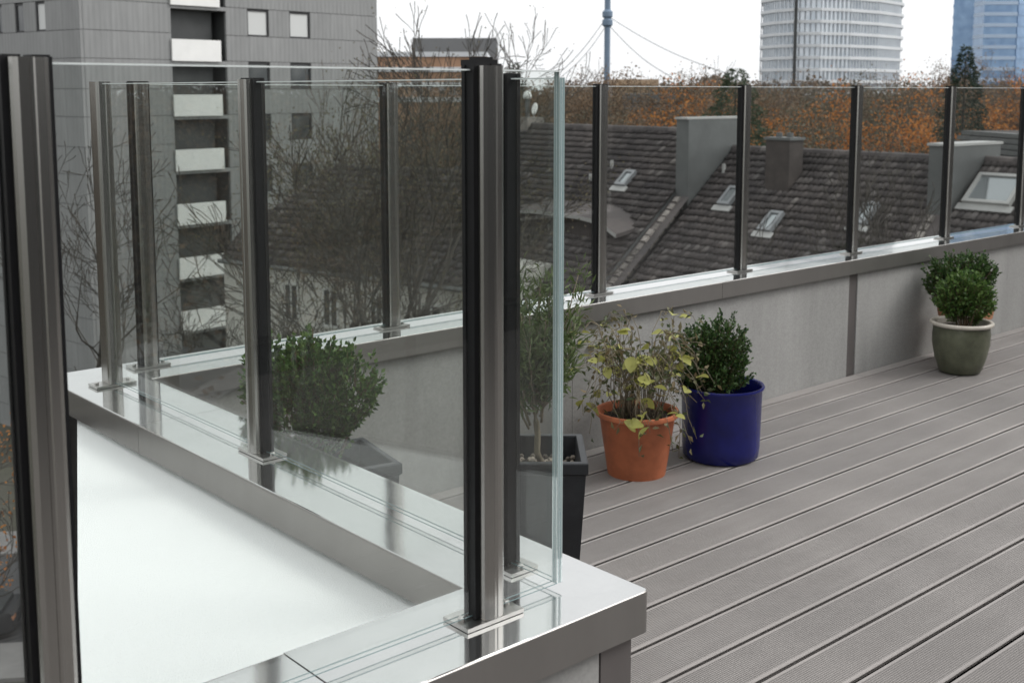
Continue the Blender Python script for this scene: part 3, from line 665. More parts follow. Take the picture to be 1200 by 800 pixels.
def house(label, t0, t1, drop, slen=SLEN, hole=None):
    O = R0 + Vector((0, 0, -drop)); h = thing('row_house', label, 'house', (0, 0, 0))
    rows = int(slen / .29)
    def spans(r):
        if hole and hole[2] <= r <= hole[3]: return [(t0, hole[0]), (hole[1], t1)]
        return [(t0, t1)]
    rf_ = quick('roof', [tuple(O + ud * a + d_ * b - n_ * .03) for d_, n_ in ((dn, nn_), (dn_back, nb)) for a, b in ((t0, 0.02), (t1, .02), (t1, slen), (t0, slen))], [(0, 1, 2, 3), (4, 7, 6, 5)], 'roof_tile', h)
    tile_mesh('tiles', O, ud, dn, nn_, spans, rows, rf_)
    rt = MB(); k = int((t1 - t0) / .4)
    for i in range(k):
        a = O + ud * (t0 + i * .4) + Vector((0, 0, -.03)); b = a + ud * .41; rt.tube([a, b], [.14, .125], 8)
    rt.build('ridge_tiles', 'roof_tile', rf_)['kind'] = 'stuff'
    e = O + dn * (slen - .4); eb = O + dn_back * (slen - .4)
    poly = [e + ud * t0, e + ud * t1, eb + ud * t1, eb + ud * t0]
    poly = [p - (p - (poly[0] + poly[2]) / 2) * .02 for p in poly]
    z1 = e.z - .05; MB().hexa([Vector((p.x, p.y, GROUND)) for p in poly], [Vector((p.x, p.y, z1)) for p in poly]).build('wall', 'facade_pale', h)
    for tt in (t0 + .01, t1 - .01):
        quick('gable', [tuple(O + ud * tt - Vector((0, 0, .1))), tuple(e + ud * tt), tuple(eb + ud * tt)], [(0, 1, 2)], 'zinc', h)
    return h, O
def on_roof(x, y, O): return on_plane(x, y, tuple(O), tuple(nn_))
def uv_roof(x, y, O): p = on_roof(x, y, O) - O; return p.dot(ud), p.dot(dn)
def skylight(h, O, x, y, w, l, bright=False):
    u, d = uv_roof(x, y, O); M = mat_of(O + ud * u + dn * d + nn_ * .05, ud, dn, nn_)
    f = MB(); e = .1
    f.box(-w / 2 - .12, w / 2 + .12, l / 2, l / 2 + .22, .0, .05, 1).box(-w / 2, w / 2, -l / 2, -l / 2 + e, 0, .14).box(-w / 2, w / 2, l / 2 - e, l / 2, 0, .14).box(-w / 2, -w / 2 + e, -l / 2 + e, l / 2 - e, 0, .14).box(w / 2 - e, w / 2, -l / 2 + e, l / 2 - e, 0, .14)
    o = f.build('skylight', ['zinc_light' if bright else 'skylight_grey', 'zinc_light'], h); o.matrix_world = M
    MB().box(-w / 2 + e, w / 2 - e, -l / 2 + e, l / 2 - e, .03, .09).build('pane', 'skylight_pane', o)
du0, dd0 = uv_roof(612, 285, R0); du1, dd1 = uv_roof(735, 278, R0)
T1 = uv_roof(786, 229, R0)[0]
h1, O1 = house('tall row house with dark tiled roof, a shed dormer and one small roof window', uv_roof(575, 150, R0)[0], T1, 0, SLEN)
T2 = T1 + .55; O2t = R0 + Vector((0, 0, -.52)); T3 = uv_roof(1086, 250, O2t)[0]
h2, O2 = house('row house with brown tiled roof and three small roof windows, between two fire walls', T2, T3, .52)
h3, O3 = house('row house with dark tiled roof carrying one large bright skylight', T3 + .7, T3 + 14, .50)
skylight(h1, O1, 735, 212, .5, .72)
skylight(h2, O2, 857, 233, .48, .8); skylight(h2, O2, 905, 263, .5, .8); skylight(h2, O2, 1016, 254, .46, .85)
skylight(h3, O3, 1167, 226, 1.3, 1.1, True)
# white vent pipes, small
def vent(h, O, x, y):
    p = on_roof(x, y, O); MB().tube([p, p + Vector((0, 0, .3))], .06, 8).build('vent_pipe', 'zinc_light', h)
for a in ((692, 214), (717, 198), (848, 203)): vent(h1 if a[0] < 800 else h2, O1 if a[0] < 800 else O2, *a)
# shed dormer
def dormer(h, O, ua, ub, da, depth, hgt):
    p = lambda u, d, z=0: O + ud * u + dn * d + Vector((0, 0, z))
    fr = [p(ua + .4, da + depth), p(ub - .4, da + depth)]; top_ = hgt
    zt = p(0, da).z - .25
    bx_ = [p(ua + .3, da - .3), p(ub - 1.0, da - .3), p(ub - 1.0, da + depth), p(ua + .3, da + depth)]
    MB().hexa([q - Vector((0, 0, 1.2)) for q in bx_], [Vector((q.x, q.y, zt)) for q in bx_]).build('dormer_wall', 'brick_dark', h)
    m = MB(); N = 10
    for i in range(N + 1):
        s_ = i / N; u = ua + (ub - ua) * s_; z = zt + .02 - .45 * abs(s_ * 2 - 1) ** 4
        a = p(u, da - .8); b = p(u, da + depth + .45)
        m.v += [(a.x, a.y, z + .35), (b.x, b.y, z - .02), (b.x, b.y, z - .14), (a.x, a.y, z + .2)]
    for i in range(N):
        o = i * 4; m.f += [(o, o + 1, o + 5, o + 4), (o + 1, o + 2, o + 6, o + 5), (o + 2, o + 3, o + 7, o + 6)]; m.mi += [0, 1, 0]
    m.f += [(0, 3, 2, 1), (N * 4, N * 4 + 1, N * 4 + 2, N * 4 + 3)]; m.mi += [0, 0]
    m.build('dormer_roof', ['roof_tile', 'zinc_light'], h)
dormer(h1, O1, du0 - 1.6, uv_roof(742, 272, R0)[0], uv_roof(680, 262, R0)[1] - 1.0, 1.6, .8)
# fire walls between the houses
def firewall(label, u0, u1, O, xf, yf, ytop, back=.7):
    d = uv_roof(xf, yf, O)[1]; w = thing('fire_wall', label, 'wall', (0, 0, 0))
    a = O + dn * d; zt = on_plane(xf, ytop, tuple(a), tuple(hd)).z; b = O - hd * back
    q = [a + ud * u0, a + ud * u1, b + ud * u1, b + ud * u0]
    MB().hexa([Vector((p.x, p.y, GROUND)) for p in q], [Vector((p.x, p.y, zt)) for p in q]).build('cladding', 'zinc', w)
    c = sum(q, Vector()) / 4; k = [Vector((p.x, p.y, 0)) + (p - c).normalized().xy.to_3d() * .1 for p in q]
    MB().hexa([Vector((p.x, p.y, zt + .003)) for p in k], [Vector((p.x, p.y, zt + .07)) for p in k]).build('capping', 'zinc_light', w)
    v = MB(); L = SLEN - d
    for i in range(int(L / .3)):
        s0 = d + .1 + i * .3
        for uu in (u0 + .14,): M = mat_of(O + ud * (uu + random.uniform(-.02, .02)) + dn * s0 + nn_ * .0, ud, dn, nn_); v.box(0, .2, 0, random.uniform(.2, .27), -.3, random.uniform(.05, .10), 0, M)
    v.build('verge_tiles', 'mortar', w)['kind'] = 'stuff'
    quick('verge_board', [tuple(O + ud * uu + dn * dd_ + nn_ * .015) for uu, dd_ in ((u0 - .1, d), (u1 + .1, d), (u1 + .1, SLEN), (u0 - .1, SLEN))], [(0, 1, 2, 3)], 'roof_tile', w)
firewall('grey zinc clad fire wall box rising between the tall house and the brown roof', T1 + .01, T2 - .01, R0 + Vector((0, 0, -.2)), 795, 230, 140)
firewall('grey fire wall with white capping rising beside the large bright skylight', T3 + .01, T3 + .69, O2, 1095, 252, 171)
# chimney with cowl and dish on the tall house
ch = thing('chimney', 'squat chimney on the tall house ridge with a white cowl and a small dish', 'chimney', tuple(P(621, 150, 47)))
MB().box(-.45, .45, -.35, .35, -1.2, .42).build('stack', 'mortar', ch); MB().tube([(-.14, 0, .42), (-.14, 0, 1.15)], .09, 8).build('flue', 'zinc', ch)
MB().lathe([(.0, 1.48), (.12, 1.42), (.18, 1.28), (.15, 1.16), (.0, 1.15)], 12, (-.14, 0, 0)).build('cowl', 'balcony_white', ch, True)
dsh = MB().lathe([(0, .08), (.16, .05), (.25, 0), (.15, .02), (0, .03)], 14).build('dish', 'balcony_white', ch, True); dsh.location = (.16, -.1, .75); dsh.rotation_euler = (rad(80), 0, AZ + rad(150))
MB().tube([(.18, -.05, .42), (.18, -.05, .72)], .02, 6).build('dish_pole', 'zinc_light', ch)
ck = on_roof(918, 214, O2); zc_ = on_plane(918, 164, tuple(ck), tuple(hd)).z
ch2 = thing('chimney', 'dark rectangular chimney on the brown roof between the two fire walls', 'chimney', tuple(ck), math.atan2(ud.y, ud.x))
MB().box(-.45, .45, -.32, .32, -.6, zc_ - ck.z).build('stack', 'brick_dark', ch2); MB().box(-.5, .5, -.37, .37, zc_ - ck.z + .003, zc_ - ck.z + .08).build('cap', 'zinc', ch2)
for xx in (-.2, .2): MB().tube([(xx, 0, zc_ - ck.z + .08), (xx, 0, zc_ - ck.z + .22)], .1, 8).build('flue', 'zinc', ch2)
# pale house lower left
bA = thing('pale_house', 'pale rendered house with square dark windows under a dark roof behind bare trees', 'house', (0, 0, 0))
e0_, e1_ = P(262, 298, 40), P(548, 330, 34)
e1_ = Vector((e1_.x, e1_.y, e0_.z)); MA, LA, nA = facade_frame(e0_, e1_)
zA = e0_.z
w = MB().box(0, LA, -9, 0, GROUND, zA).build('wall', 'facade_pale', bA); w.matrix_world = MA
uA, bk = Vector((MA[0][0], MA[1][0], 0)), -nA
dA = -bk * math.cos(rad(42)) - Vector((0, 0, math.sin(rad(42)))); nnA = uA.cross(dA); nnA = nnA if nnA.z > 0 else -nnA
OA = Vector((e0_.x, e0_.y, zA)) - dA * 4.5
rfA = quick('roof', [tuple(OA + uA * 2.3 - nnA * .04), tuple(OA + uA * LA - nnA * .04), tuple(OA + uA * LA + dA * 4.7 - nnA * .04), tuple(OA + dA * 4.7 - nnA * .04)], [(0, 1, 2, 3)], 'roof_tile', bA)
tile_mesh('tiles', OA, uA, dA, nnA, lambda r: [(r * .29 * .0 + max(0, 2.2 - r * .2), LA)], 16, rfA)
g2 = MB().tube([OA + dA * 4.8, OA + dA * 4.8 + uA * LA], .08, 6).build('gutter', 'zinc', bA)
for (x0, x1, y0, y1) in ((333, 351, 330, 366), (378, 398, 336, 380), (433, 450, 344, 366), (493, 519, 354, 366), (285, 300, 326, 362)):
    a = on_plane(x0, y0, tuple(e0_), tuple(nA)); b = on_plane(x1, y1, tuple(e0_), tuple(nA)); u0 = (a - e0_).dot(uA); u1 = (b - e0_).dot(uA)
    z1 = a.z; z0 = z1 - max(1.3, a.z - b.z)
    f = MB(); e = .08; f.box(u0, u1, .005, .05, z0, z0 + e).box(u0, u1, .005, .05, z1 - e, z1).box(u0, u0 + e, .005, .05, z0 + e, z1 - e).box(u1 - e, u1, .005, .05, z0 + e, z1 - e).box((u0 + u1) / 2 - .03, (u0 + u1) / 2 + .03, .005, .045, z0 + e, z1 - e)
    o = f.build('window', 'frame_white', bA); o.matrix_world = MA
    pn = MB().box(u0 + e, u1 - e, .004, .02, z0 + e, z1 - e).build('pane', 'window_dark', o)

# ---------------------------------------------------------------- distant buildings
def slab(name, label, cat, x0, x1, ytop, d, depth, fl, bands, mat_w, mat_b, mull=0, d2=None, ylow=None):
    a, b = P(x0, 107, d), P(x1, 107, d2 or d); M, L, nn = facade_frame(a, b); zt = P((x0 + x1) / 2, ytop, (d + (d2 or d)) / 2).z
    t_ = thing(name, label, cat, (0, 0, 0))
    o = MB().box(.1, L - .1, -depth, -.25, GROUND, zt - .1).build('core', mat_w, t_); o.matrix_world = M
    k = int((zt - GROUND) / fl)
    for i in range(k):
        z = zt - i * fl
        if P(x0, 112, d).z > z and i > bands: break
        f = MB().box(0, L, -depth - .1, .0, z - fl * .32, z).build('floor_band', mat_b, t_); f.matrix_world = M
        if mull:
            m_ = MB(); c_ = int(L / mull)
            for j in range(c_ + 1): u = j * L / c_; m_.box(u - .12, u + .12, -.24, -.06, z - fl, z - fl * .325)
            o = m_.build('mullions', mat_b, f); o['kind'] = 'stuff'
    return t_, M, L, zt
mottled('mullion_grey', (.38, .41, .44), .1, .2, .6); mottled('band_white', (.62, .64, .66), .08, .1, .6); mottled('band_blue', (.42, .52, .66), .1, .1, .5)
mottled('orange_clad', (.36, .22, .14), .45, .3, .7, stretch=(1, 1, .2)); mottled('grey_block', (.19, .195, .20), .1, .1, .8); mottled('tan_block', (.42, .31, .21), .12, .1, .85)
t = NT('glass_far'); t.bsdf(t.ramp(t.noise(.4, t.coord((1, 1, 1)), 3), [(.35, (.48, .53, .58)), (.65, (.62, .66, .70))]), .15, .55, None, .6)
t = NT('glass_blue'); t.bsdf(t.ramp(t.noise(.3, t.coord(), 3), [(.35, (.15, .24, .38)), (.65, (.22, .33, .48))]), .12, .5, None, .6)
# curved glass high-rise
hr = thing('high_rise', 'pale glass high-rise with white storey bands and a gently curved front', 'building', (0, 0, 0))
D = 300; pts = [P(x, 107, d) for x, d in ((889, 312), (905, 304), (928, 298), (960, 297), (995, 301), (1028, 309), (1056, 322))]
back = [P(1050, 107, 345), P(895, 107, 345)]
ring = [(p.x, p.y) for p in pts + back]
def inset(r, k): cx = sum(p[0] for p in r) / len(r); cy = sum(p[1] for p in r) / len(r); return [(cx + (p[0] - cx) * k, cy + (p[1] - cy) * k) for p in r]
ztop = 46.; flh = 2.98; ccw = sum((ring[i][0] * ring[(i + 1) % len(ring)][1] - ring[(i + 1) % len(ring)][0] * ring[i][1]) for i in range(len(ring))) > 0
if not ccw: ring = ring[::-1]
MB().prism(inset(ring, .93), GROUND, ztop).build('core', 'tower_dark', hr)
for i in range(16):
    z = ztop - i * flh
    f = MB().prism(ring, z - .75, z).build('floor_band', 'band_white', hr)
    MB().prism(inset(ring, .965), z - flh + .003, z - .753).build('window_strip', 'glass_far', f)
    ml = MB()
    for j in range(len(pts) - 1):
        a, b = pts[j], pts[j + 1]; k = max(2, int((b - a).length / 1.3))
        for q in range(k):
            c = a.lerp(b, q / k); w = .1; big = (j == 2 and q == 0)
            c = Vector((c.x, c.y, 0)) + (Vector((ring[0][0], ring[0][1], 0)) * 0)
            cc = inset(ring, 1)[0]; ctr = Vector((sum(p[0] for p in ring) / len(ring), sum(p[1] for p in ring) / len(ring), 0)); c = ctr + (c - ctr) * .985
            ml.box(c.x - w, c.x + w, c.y - w, c.y + w, z - flh + .004, z - .754)
    ml.build('mullions', 'mullion_grey', f)['kind'] = 'stuff'
d_ = P(929, 107, 297.4); e_ = P(931, 107, 297.4); MB().hexa([Vector((p.x, p.y, GROUND)) for p in (P(928, 107, 297.2), P(932, 107, 296.4), P(932, 107, 300), P(928, 107, 300))], [Vector((p.x, p.y, ztop - .2)) for p in (P(928, 107, 297.2), P(932, 107, 296.4), P(932, 107, 300), P(928, 107, 300))]).build('dark_strip', 'tower_dark', hr)  # dark vertical strip up the curved front
slab('office_tower', 'blue glass office tower with pale storey bands, beside the slim conifer', 'building', 1149, 1188, -90, 350, 8, 3.2, 14, 'glass_blue', 'band_blue', 0)
slab('office_tower', 'plain deep blue tower face adjoining the banded blue office tower', 'building', 1189, 1262, -110, 352, 22, 3.2, 14, 'glass_blue', 'glass_blue', 0, 372)
slab('flat_building', 'long low building with white parapets and orange cladding beyond the bare trees', 'building', 430, 571, 61, 150, 20, 1.9, 3, 'orange_clad', 'band_white', 0)
gb = slab('grey_block', 'windowless dark grey block behind the low building with orange cladding', 'building', 483, 583, 44, 195, 20, 30, 0, 'grey_block', 'grey_block', 0)
slab('flat_building', 'tan flat roofed building among the brown trees by the guyed mast', 'building', 722, 772, 93, 190, 15, 3, 1, 'tan_block', 'tan_block', 0)
slab('flat_building', 'grey flat roofed building below the tan building', 'building', 742, 800, 110, 120, 12, 3, 1, 'grey_block', 'zinc', 0)
# roof behind the third house
bh = thing('ribbed_roof_building', 'long building with pale stepped ribbed roof in front of the orange trees', 'building', (0, 0, 0))
a, b = P(1125, 153, 60), P(1230, 153, 52); MR, LR, nR = facade_frame(a, b); o = MB().box(0, LR, -6, -.6, GROUND, a.z).build('wall', 'brick_dark', bh); o.matrix_world = MR
for i in range(6): o = MB().box(-.05, LR, -.6, -.1 + .22 * i, a.z - .25 * i - .2, a.z - .25 * i).build('roof_rib', 'zinc', bh); o.matrix_world = MR
# guyed mast
ms = thing('guyed_mast', 'tall slim blue grey mast held by guy wires', 'mast', tuple(Vector((*P(711, 107, 260).xy, GROUND))))
mottled('mast_blue', (.16, .22, .30), .12, .3, .6)
MB().lathe([(.66, 0), (.66, 62), (.5, 62), (0, 62)], 14).build('shaft', 'mast_blue', ms, True, 40)
for y in (17, 27): z = P(711, y, 260).z - GROUND; MB().lathe([(.66, -1), (1.15, -.5), (1.15, .5), (.66, 1)], 14, (0, 0, z)).build('collar', 'mast_blue', ms, True, 40)
b0_ = Vector((*P(711, 107, 260).xy, GROUND))
for (x, y, d) in ((660, 78, 262), (668, 78, 250), (772, 78, 262), (822, 72, 258)):
    p = P(x, y, d) - b0_; s = Vector((0, 0, P(711, 19 if x in (660, 822) else 28, 260).z - GROUND)); e = s + (p - s) * 1.25
    mid = [s.lerp(e, i / 8) - Vector((0, 0, 1.2 * math.sin(math.pi * i / 8))) for i in range(9)]
    MB().tube(mid, .075, 5).build('guy_wire', 'grey_block', ms)

# ---------------------------------------------------------------- trees
mottled('bark', (.055, .048, .040), .35, 4, .9, .3, 30); mottled('bark_far', (.10, .075, .055), .3, 1, .9)
leafmat('leaf_orange', [(.30, .095, .02), (.46, .17, .035), (.55, .24, .06), (.36, .15, .05)], .3, .7)
leafmat('leaf_brown', [(.13, .085, .05), (.19, .12, .07), (.24, .155, .09), (.16, .12, .09)], .25, .7)
leafmat('leaf_olive', [(.10, .095, .05), (.14, .13, .07), (.18, .145, .075), (.13, .10, .06)], .25, .7)
leafmat('leaf_conifer', [(.012, .025, .016), (.022, .040, .024), (.035, .055, .036)], .1, .7)
leafmat('leaf_grey', [(.075, .075, .05), (.11, .105, .07), (.14, .125, .085), (.10, .085, .06)], .2, .7)
leafmat('leaf_green', [(.03, .05, .025), (.05, .075, .04), (.07, .09, .05)], .2, .7)
def grow(base_, height, lean, spread, seed, first=.35, depth=5, r0=.16, nb=(3, 4), twig=.012, maxseg=5200, curv=.16):
    rng = np.random.default_rng(seed); segs = []; tips = []
    def branch(p, d, L, r, lv):
        k = 4 if lv < 3 else 3; pts = [p]; rr = [r]; rend = max(twig, r * .62); dd = d
        for i in range(k):
            dd = (dd + Vector(rng.normal(0, curv if lv else .03, 3)) + Vector((0, 0, .05 if lv else .0))).normalized(); p = p + dd * (L / k); pts.append(p); rr.append(r + (rend - r) * (i + 1) / k)
        segs.append((pts, rr, 6 if lv < 2 else (4 if lv < 4 else 3)))
        if lv >= depth: tips.append((p, dd)); return
        n_ = rng.integers(*nb) + (1 if lv == 0 else 0)
        for j in range(n_):
            i = int(rng.integers(1 if lv else k - 1, k + 1)) if j else k
            a = rng.uniform(0, 6.28); s = dd.cross(Vector((0, 0, 1)) if abs(dd.z) < .9 else Vector((1, 0, 0))).normalized(); o = s * math.cos(a) + dd.cross(s) * math.sin(a)
            w = spread * rng.uniform(.55, 1.3) if j else spread * .35
            branch(pts[i], (dd + o * w).normalized(), (L if lv else height * (1 - first) * .52) * rng.uniform(.58, .82), rr[i] * (.72 if j == 0 else .55), lv + 1)
    branch(Vector((0, 0, 0)), Vector(lean).normalized(), height * first, r0, 0)
    return segs, tips
def tree(name, label, pos, height, spread, seed, leafmat_=None, nleaf=0, lsize=.2, bark='bark', first=.35, depth=5, r0=.16, lean=(0, 0, 1), nb=(3, 5), twig=.012, group=None, curv=.16, scat=.5):
    t_ = thing(name, label, 'tree', tuple(pos), 0, group); segs, tips = grow(None, height, lean, spread, seed, first, depth, r0, nb, twig, curv=curv)
    zmax = max(p.z for s in segs for p in s[0]); k = height / zmax
    tm, bm_ = MB(), MB()
    for i, (pts, rr, n_) in enumerate(segs): (tm if i == 0 else bm_).tube([p * k for p in pts], rr, 8 if i == 0 else n_, cap=False)
    tm.build('trunk', bark, t_, True); bm_.build('branches', bark, t_)
    if leafmat_:
        rng = np.random.default_rng(seed + 5); T = np.array([tuple(p * k) for p, d in tips]); q = T[rng.integers(len(T), size=nleaf)] + rng.normal(0, scat, (nleaf, 3))
        leaves('crown', q, rng.normal(0, 1, (nleaf, 3)), lsize, lsize * .7, leafmat_, t_, .3, rng=rng)
    return t_
def gp_(x, d): p = P(x, 107, d); return Vector((p.x, p.y, GROUND))
def ht(x, y, d): return P(x, y, d).z - GROUND
# bare trees close by
tree('bare_tree', 'tall bare tree with forked trunk reaching above the railing before the tower block', gp_(455, 26), ht(455, -8, 26), .42, 41, 'leaf_olive', 1500, .05, first=.60, depth=6, r0=.2, nb=(3, 5), twig=.010, scat=.08)
tree('bare_tree', 'bushy tree with olive brown leaves before the roof of the pale house', gp_(415, 30), ht(415, 70, 30), .42, 47, 'leaf_olive', 6000, .065, first=.62, depth=6, r0=.18, nb=(3, 4), twig=.012, scat=.32)
tree('bare_tree', 'slim bare tree standing before the tall house gable', gp_(482, 30), ht(482, 120, 30), .5, 53, 'leaf_olive', 4000, .06, first=.66, depth=6, r0=.17, nb=(3, 4), twig=.011, scat=.15)
tree('bare_tree', 'bare tree before the lower panels of the tower block, beside the white roof', gp_(70, 24), ht(70, 140, 24), .7, 61, None, first=.62, depth=6, r0=.14, nb=(3, 4), twig=.009)
tree('bare_tree', 'low twiggy bare tree before the lowest balconies of the tower block', gp_(300, 22), ht(300, 318, 22), .75, 67, None, first=.72, depth=6, r0=.10, nb=(3, 4), twig=.008)
tree('bare_tree', 'bare tree with thick dark trunk beside the street', gp_(-75, 22), ht(-75, 420, 22), .7, 71, 'leaf_orange', 900, .08, first=.66, depth=5, r0=.22, nb=(3, 4), twig=.010, scat=.1)
tree('bare_tree', 'thin bare tree before the brown roof with three roof windows', gp_(985, 17), ht(985, 150, 17), .5, 73, None, first=.74, depth=6, r0=.06, nb=(3, 4), twig=.006)
tree('bare_tree', 'thin bare tree before the fire wall with white capping', gp_(1088, 16), ht(1088, 205, 16), .75, 79, None, first=.76, depth=6, r0=.05, nb=(3, 4), twig=.006)
tree('bare_tree', 'thin bare tree before the large bright skylight', gp_(1150, 15), ht(1150, 215, 15), .8, 83, None, first=.78, depth=5, r0=.05, nb=(3, 4), twig=.006)
# conifers
def conifer(label, pos, h, rw, seed, n_=5000, mat='leaf_conifer', ls=.35):
    t_ = thing('conifer', label, 'tree', tuple(pos)); rng = np.random.default_rng(seed)
    MB().tube([(0, 0, 0), (0, 0, h * .97)], [.25, .03], 8).build('trunk', 'bark', t_)
    z = h * (1 - rng.uniform(0, 1, n_) ** .75 * .8); a = rng.uniform(0, 6.28, n_); lay = .72 + .28 * np.sin(z * 6 + a * 2) * rng.uniform(.3, 1, n_)
    r = rw * ((1 - z / h) ** .8 + .03) * lay * rng.uniform(.25, 1, n_) ** .5
    pts = np.stack([r * np.cos(a), r * np.sin(a), z], 1); d = np.stack([np.cos(a), np.sin(a), np.full(n_, -.15)], 1)
    leaves('crown', pts, d, ls, ls * .35, mat, t_, .45, rng=rng); return t_
conifer('slim dark conifer standing behind the fire wall with white capping', gp_(1130, 62), ht(1130, 54, 62), 5.2, 5, 15000, 'leaf_conifer', .22)
conifer('broad dark conifer behind the grey zinc clad fire wall', gp_(862, 66), ht(862, 80, 66), 9.0, 6, 14000, 'leaf_green', .26)
conifer('small dark conifer top beside the grey windowless block', gp_(604, 120), ht(604, 72, 120), 6.5, 7, 6000, 'leaf_conifer', .3)
# distant autumn trees: a few grown once, then copied
protos = []
for i, (m_, lab, nl, ls) in enumerate((('leaf_orange', 'rounded bright orange autumn tree beyond the tiled roofs', 13000, .20), ('leaf_brown', 'russet brown autumn tree beyond the tiled roofs', 10000, .20), ('leaf_brown', 'thinly leaved brown autumn tree with twigs showing, beyond the tiled roofs', 4500, .17), (None, 'leafless grey brown tree beyond the tiled roofs', 0, .3), ('leaf_grey', 'grey green autumn tree beyond the tiled roofs', 9000, .2))):
    protos.append(tree('autumn_tree', lab, (0, 0, -400), 17, .72, 101 + i, m_, nl, ls, 'bark_far', .34, 5, .22, nb=(3, 5), twig=.02, group='autumn trees beyond the tiled roofs', scat=.42))
rngt = random.Random(12); first = [True] * 5
KIND = ('rounded bright orange autumn tree', 'russet brown autumn tree', 'thinly leaved brown autumn tree', 'leafless grey brown tree', 'grey green autumn tree')
def place(k, x, ytop, d):
    o = protos[k] if first[k] else copy_tree(protos[k]); first[k] = False
    w = ('before the tower block' if x < 450 and d < 60 else 'behind the pale house' if d < 60 else 'behind the tower block' if x < 450 else 'beside the dark grey windowless block' if x < 630 else 'beside the foot of the guyed mast' if x < 745 else 'behind the grey zinc fire wall' if x < 872 else 'before the pale glass high-rise' if x < 1058 else 'between the high-rise and the slim conifer' if x < 1120 else 'before the blue office towers')
    o['label'] = KIND[k] + (' farther off ' if d > 118 else ' ') + w
    o.location = gp_(x, d); h = ht(x, ytop, d) / 17; kx = .55 if d < 60 else 1.; o.scale = (h * kx * rngt.uniform(1.0, 1.25), h * kx * rngt.uniform(1.0, 1.25), h); o.rotation_euler = (0, 0, rngt.uniform(0, 6.28))
for (k, x, y, d) in ((3, 615, 58, 150), (4, 640, 80, 130), (2, 668, 76, 125), (1, 690, 82, 110), (3, 735, 84, 150), (2, 765, 98, 100), (3, 790, 78, 160), (1, 800, 96, 90), (2, 835, 78, 110), (0, 790, 118, 75),
                     (4, 850, 86, 125), (2, 880, 92, 120), (0, 895, 100, 90), (1, 925, 99, 110), (2, 945, 93, 130), (4, 950, 112, 85), (3, 965, 84, 140), (4, 985, 99, 110), (0, 1040, 92, 85), (2, 1005, 96, 120), (4, 975, 122, 74), (4, 1092, 98, 100), (2, 1100, 90, 120),
                     (3, 1075, 82, 140), (1, 1165, 92, 130), (2, 1180, 60, 150), (0, 1185, 118, 95), (0, 1155, 128, 90), (3, 1195, 56, 140), (1, 1210, 80, 110), (2, 1225, 70, 120), (1, 540, 92, 120), (2, 570, 88, 130), (4, 600, 102, 100), (4, 715, 100, 105), (2, 650, 105, 85), (0, 1260, 100, 100), (1, 1300, 80, 120), (2, 395, 95, 130), (4, 462, 128, 52), (4, 492, 122, 50), (0, 872, 92, 105), (4, 1030, 88, 125), (0, 1168, 84, 115), (2, 760, 84, 140), (0, 820, 100, 95), (2, 505, 118, 52), (4, 535, 140, 49), (3, 440, 60, 54), (3, 415, 70, 54), (3, 700, 70, 170), (3, 830, 66, 150), (3, 905, 80, 130), (3, 1000, 78, 130), (3, 860, 70, 140), (2, 1145, 78, 130), (0, 1195, 92, 120)):
    place(k, x, y, d)
for k_, az_, d_ in ((1, 106, 42), (2, 112, 50), (1, 118, 46), (2, 124, 55), (1, 131, 48), (2, 138, 52), (1, 146, 50)):  # unseen trees, added so the side panes mirror them instead of bright sky
    o = copy_tree(protos[k_]); o.location = (d_ * math.cos(rad(az_)), d_ * math.sin(rad(az_)), GROUND); o.scale = (1.5, 1.5, 1.35); o.rotation_euler = (0, 0, az_ * 1.0)
    o['label'] = KIND[k_] + ' added out of view across the street to fill the side glass reflections'; o['group'] = 'unseen trees added for reflections'
# far-off wood that reads as one mass behind the single trees
rng = np.random.default_rng(77); K = 70000
xs = rng.uniform(350, 1450, K); ds = rng.uniform(170, 420, K); top_y = 104 + 5 * np.sin(xs / 23.) + 3 * np.sin(xs / 9.1 + 1) + 4 * np.sin(xs / 57. + 2)
zt = EYE + (107 - top_y) / 1382 * ds; zz = zt - (zt - GROUND) * rng.uniform(0, 1, K) ** 1.6 * .8 + rng.normal(0, .7, K)
lat = (xs - 600) / 1382 * ds; pw_ = np.stack([_G[0] * ds + _R[0] * lat, _G[1] * ds + _R[1] * lat, zz], 1)
leafmat('leaf_wood', [(.12, .10, .08), (.16, .125, .095), (.20, .145, .10), (.15, .135, .12), (.11, .11, .095)], .2, .8)
wd = leaves('far_wood', pw_, rng.normal(0, 1, (K, 3)), .9, .55, 'leaf_wood', None, .3, rng=rng); tag(wd, 'brown autumn wood closing the view behind the roofs and single trees', 'wood', kind='stuff')
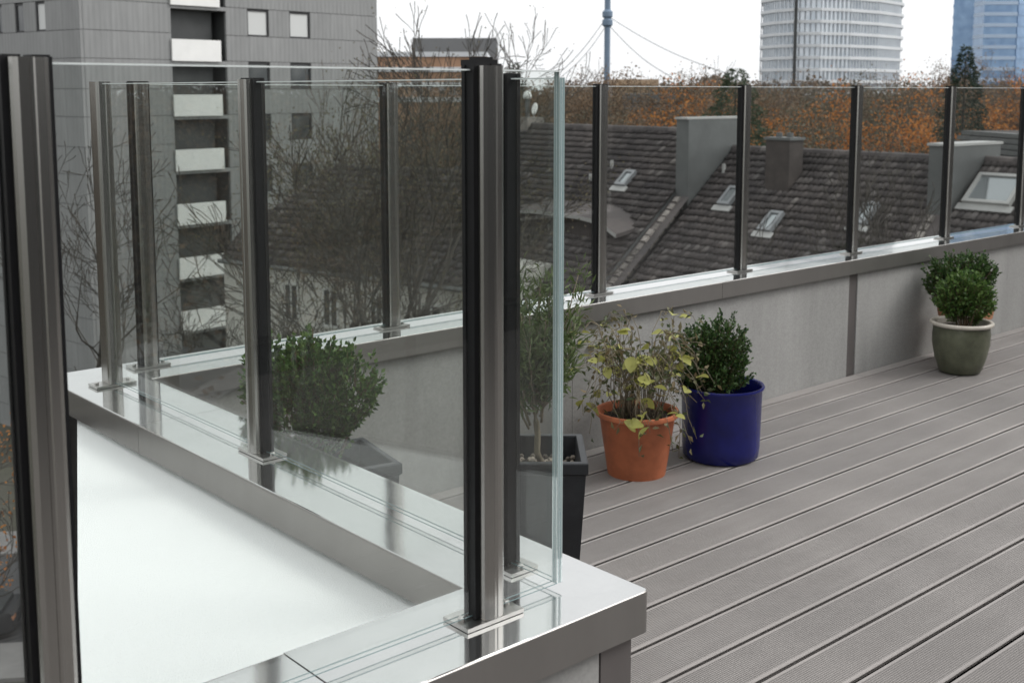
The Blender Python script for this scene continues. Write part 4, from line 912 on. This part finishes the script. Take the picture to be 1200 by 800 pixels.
# ---------------------------------------------------------------- parked car by the street
mottled('car_paint', (.02, .021, .024), .1, 2, .25, spec=.6); mottled('tyre', (.015, .015, .015), .2, 20, .9); mottled('rim_metal', (.4, .4, .41), .1, 20, .35, metal=1.)
cpos = P(-50, 772, 38.2); car = thing('parked_car', 'dark parked car beside the street, seen past the steel post', 'car', (cpos.x, cpos.y, GROUND + .012), AZ - rad(82))
bmx = bmesh.new()
def loft(secs, mat, name, par):
    m = MB(); k = len(secs[0])
    for s_ in secs: m.v += s_
    for i in range(len(secs) - 1): m.f += [(i * k + j, i * k + (j + 1) % k, (i + 1) * k + (j + 1) % k, (i + 1) * k + j) for j in range(k)]
    m.f += [tuple(range(k))[::-1], tuple(range((len(secs) - 1) * k, len(secs) * k))]; m.mi = [0] * len(m.f); return m.build(name, mat, par, True, 40)
def csec(x, w, z0, z1): return [(x, -w, z0), (x, -w * 1.02, (z0 + z1) / 2), (x, -w * .93, z1), (x, w * .93, z1), (x, w * 1.02, (z0 + z1) / 2), (x, w, z0)]
loft([csec(-2.15, .72, .35, .62), csec(-2.05, .84, .25, .80), csec(-1.2, .88, .2, .95), (csec(0, .88, .2, .95)), csec(1.1, .88, .2, .97), csec(2.0, .84, .25, .93), csec(2.12, .76, .35, .8)], 'car_paint', 'body', car)
loft([csec(-1.05, .80, .951, .96), csec(-.35, .70, .951, 1.38), csec(.9, .70, .951, 1.42), csec(1.75, .74, .951, 1.05)], 'window_dark', 'cabin', car)
MB().box(-.3, .85, -.62, .62, 1.415, 1.45).build('roof', 'car_paint', car)
for x in (-1.35, 1.3):
    for y in (-.84, .84):
        wv = MB().lathe([(.18, -.1), (.3, -.1), (.32, -.07), (.32, .07), (.3, .1), (.18, .1)], 20).build('wheel', 'tyre', car, True); wv.location = (x, y, .32); wv.rotation_euler = (rad(90), 0, 0)
        MB().lathe([(0, -.085), (.18, -.09), (.18, .09), (0, .085)], 16).build('rim', 'rim_metal', wv, True)
for y in (-.6, .6):
    MB().box(-2.14, -2.05, y - .16, y + .16, .55, .68).build('headlight', 'zinc_light', car); MB().box(2.03, 2.125, y - .16, y + .16, .66, .8).build('tail_light', 'clay', car)
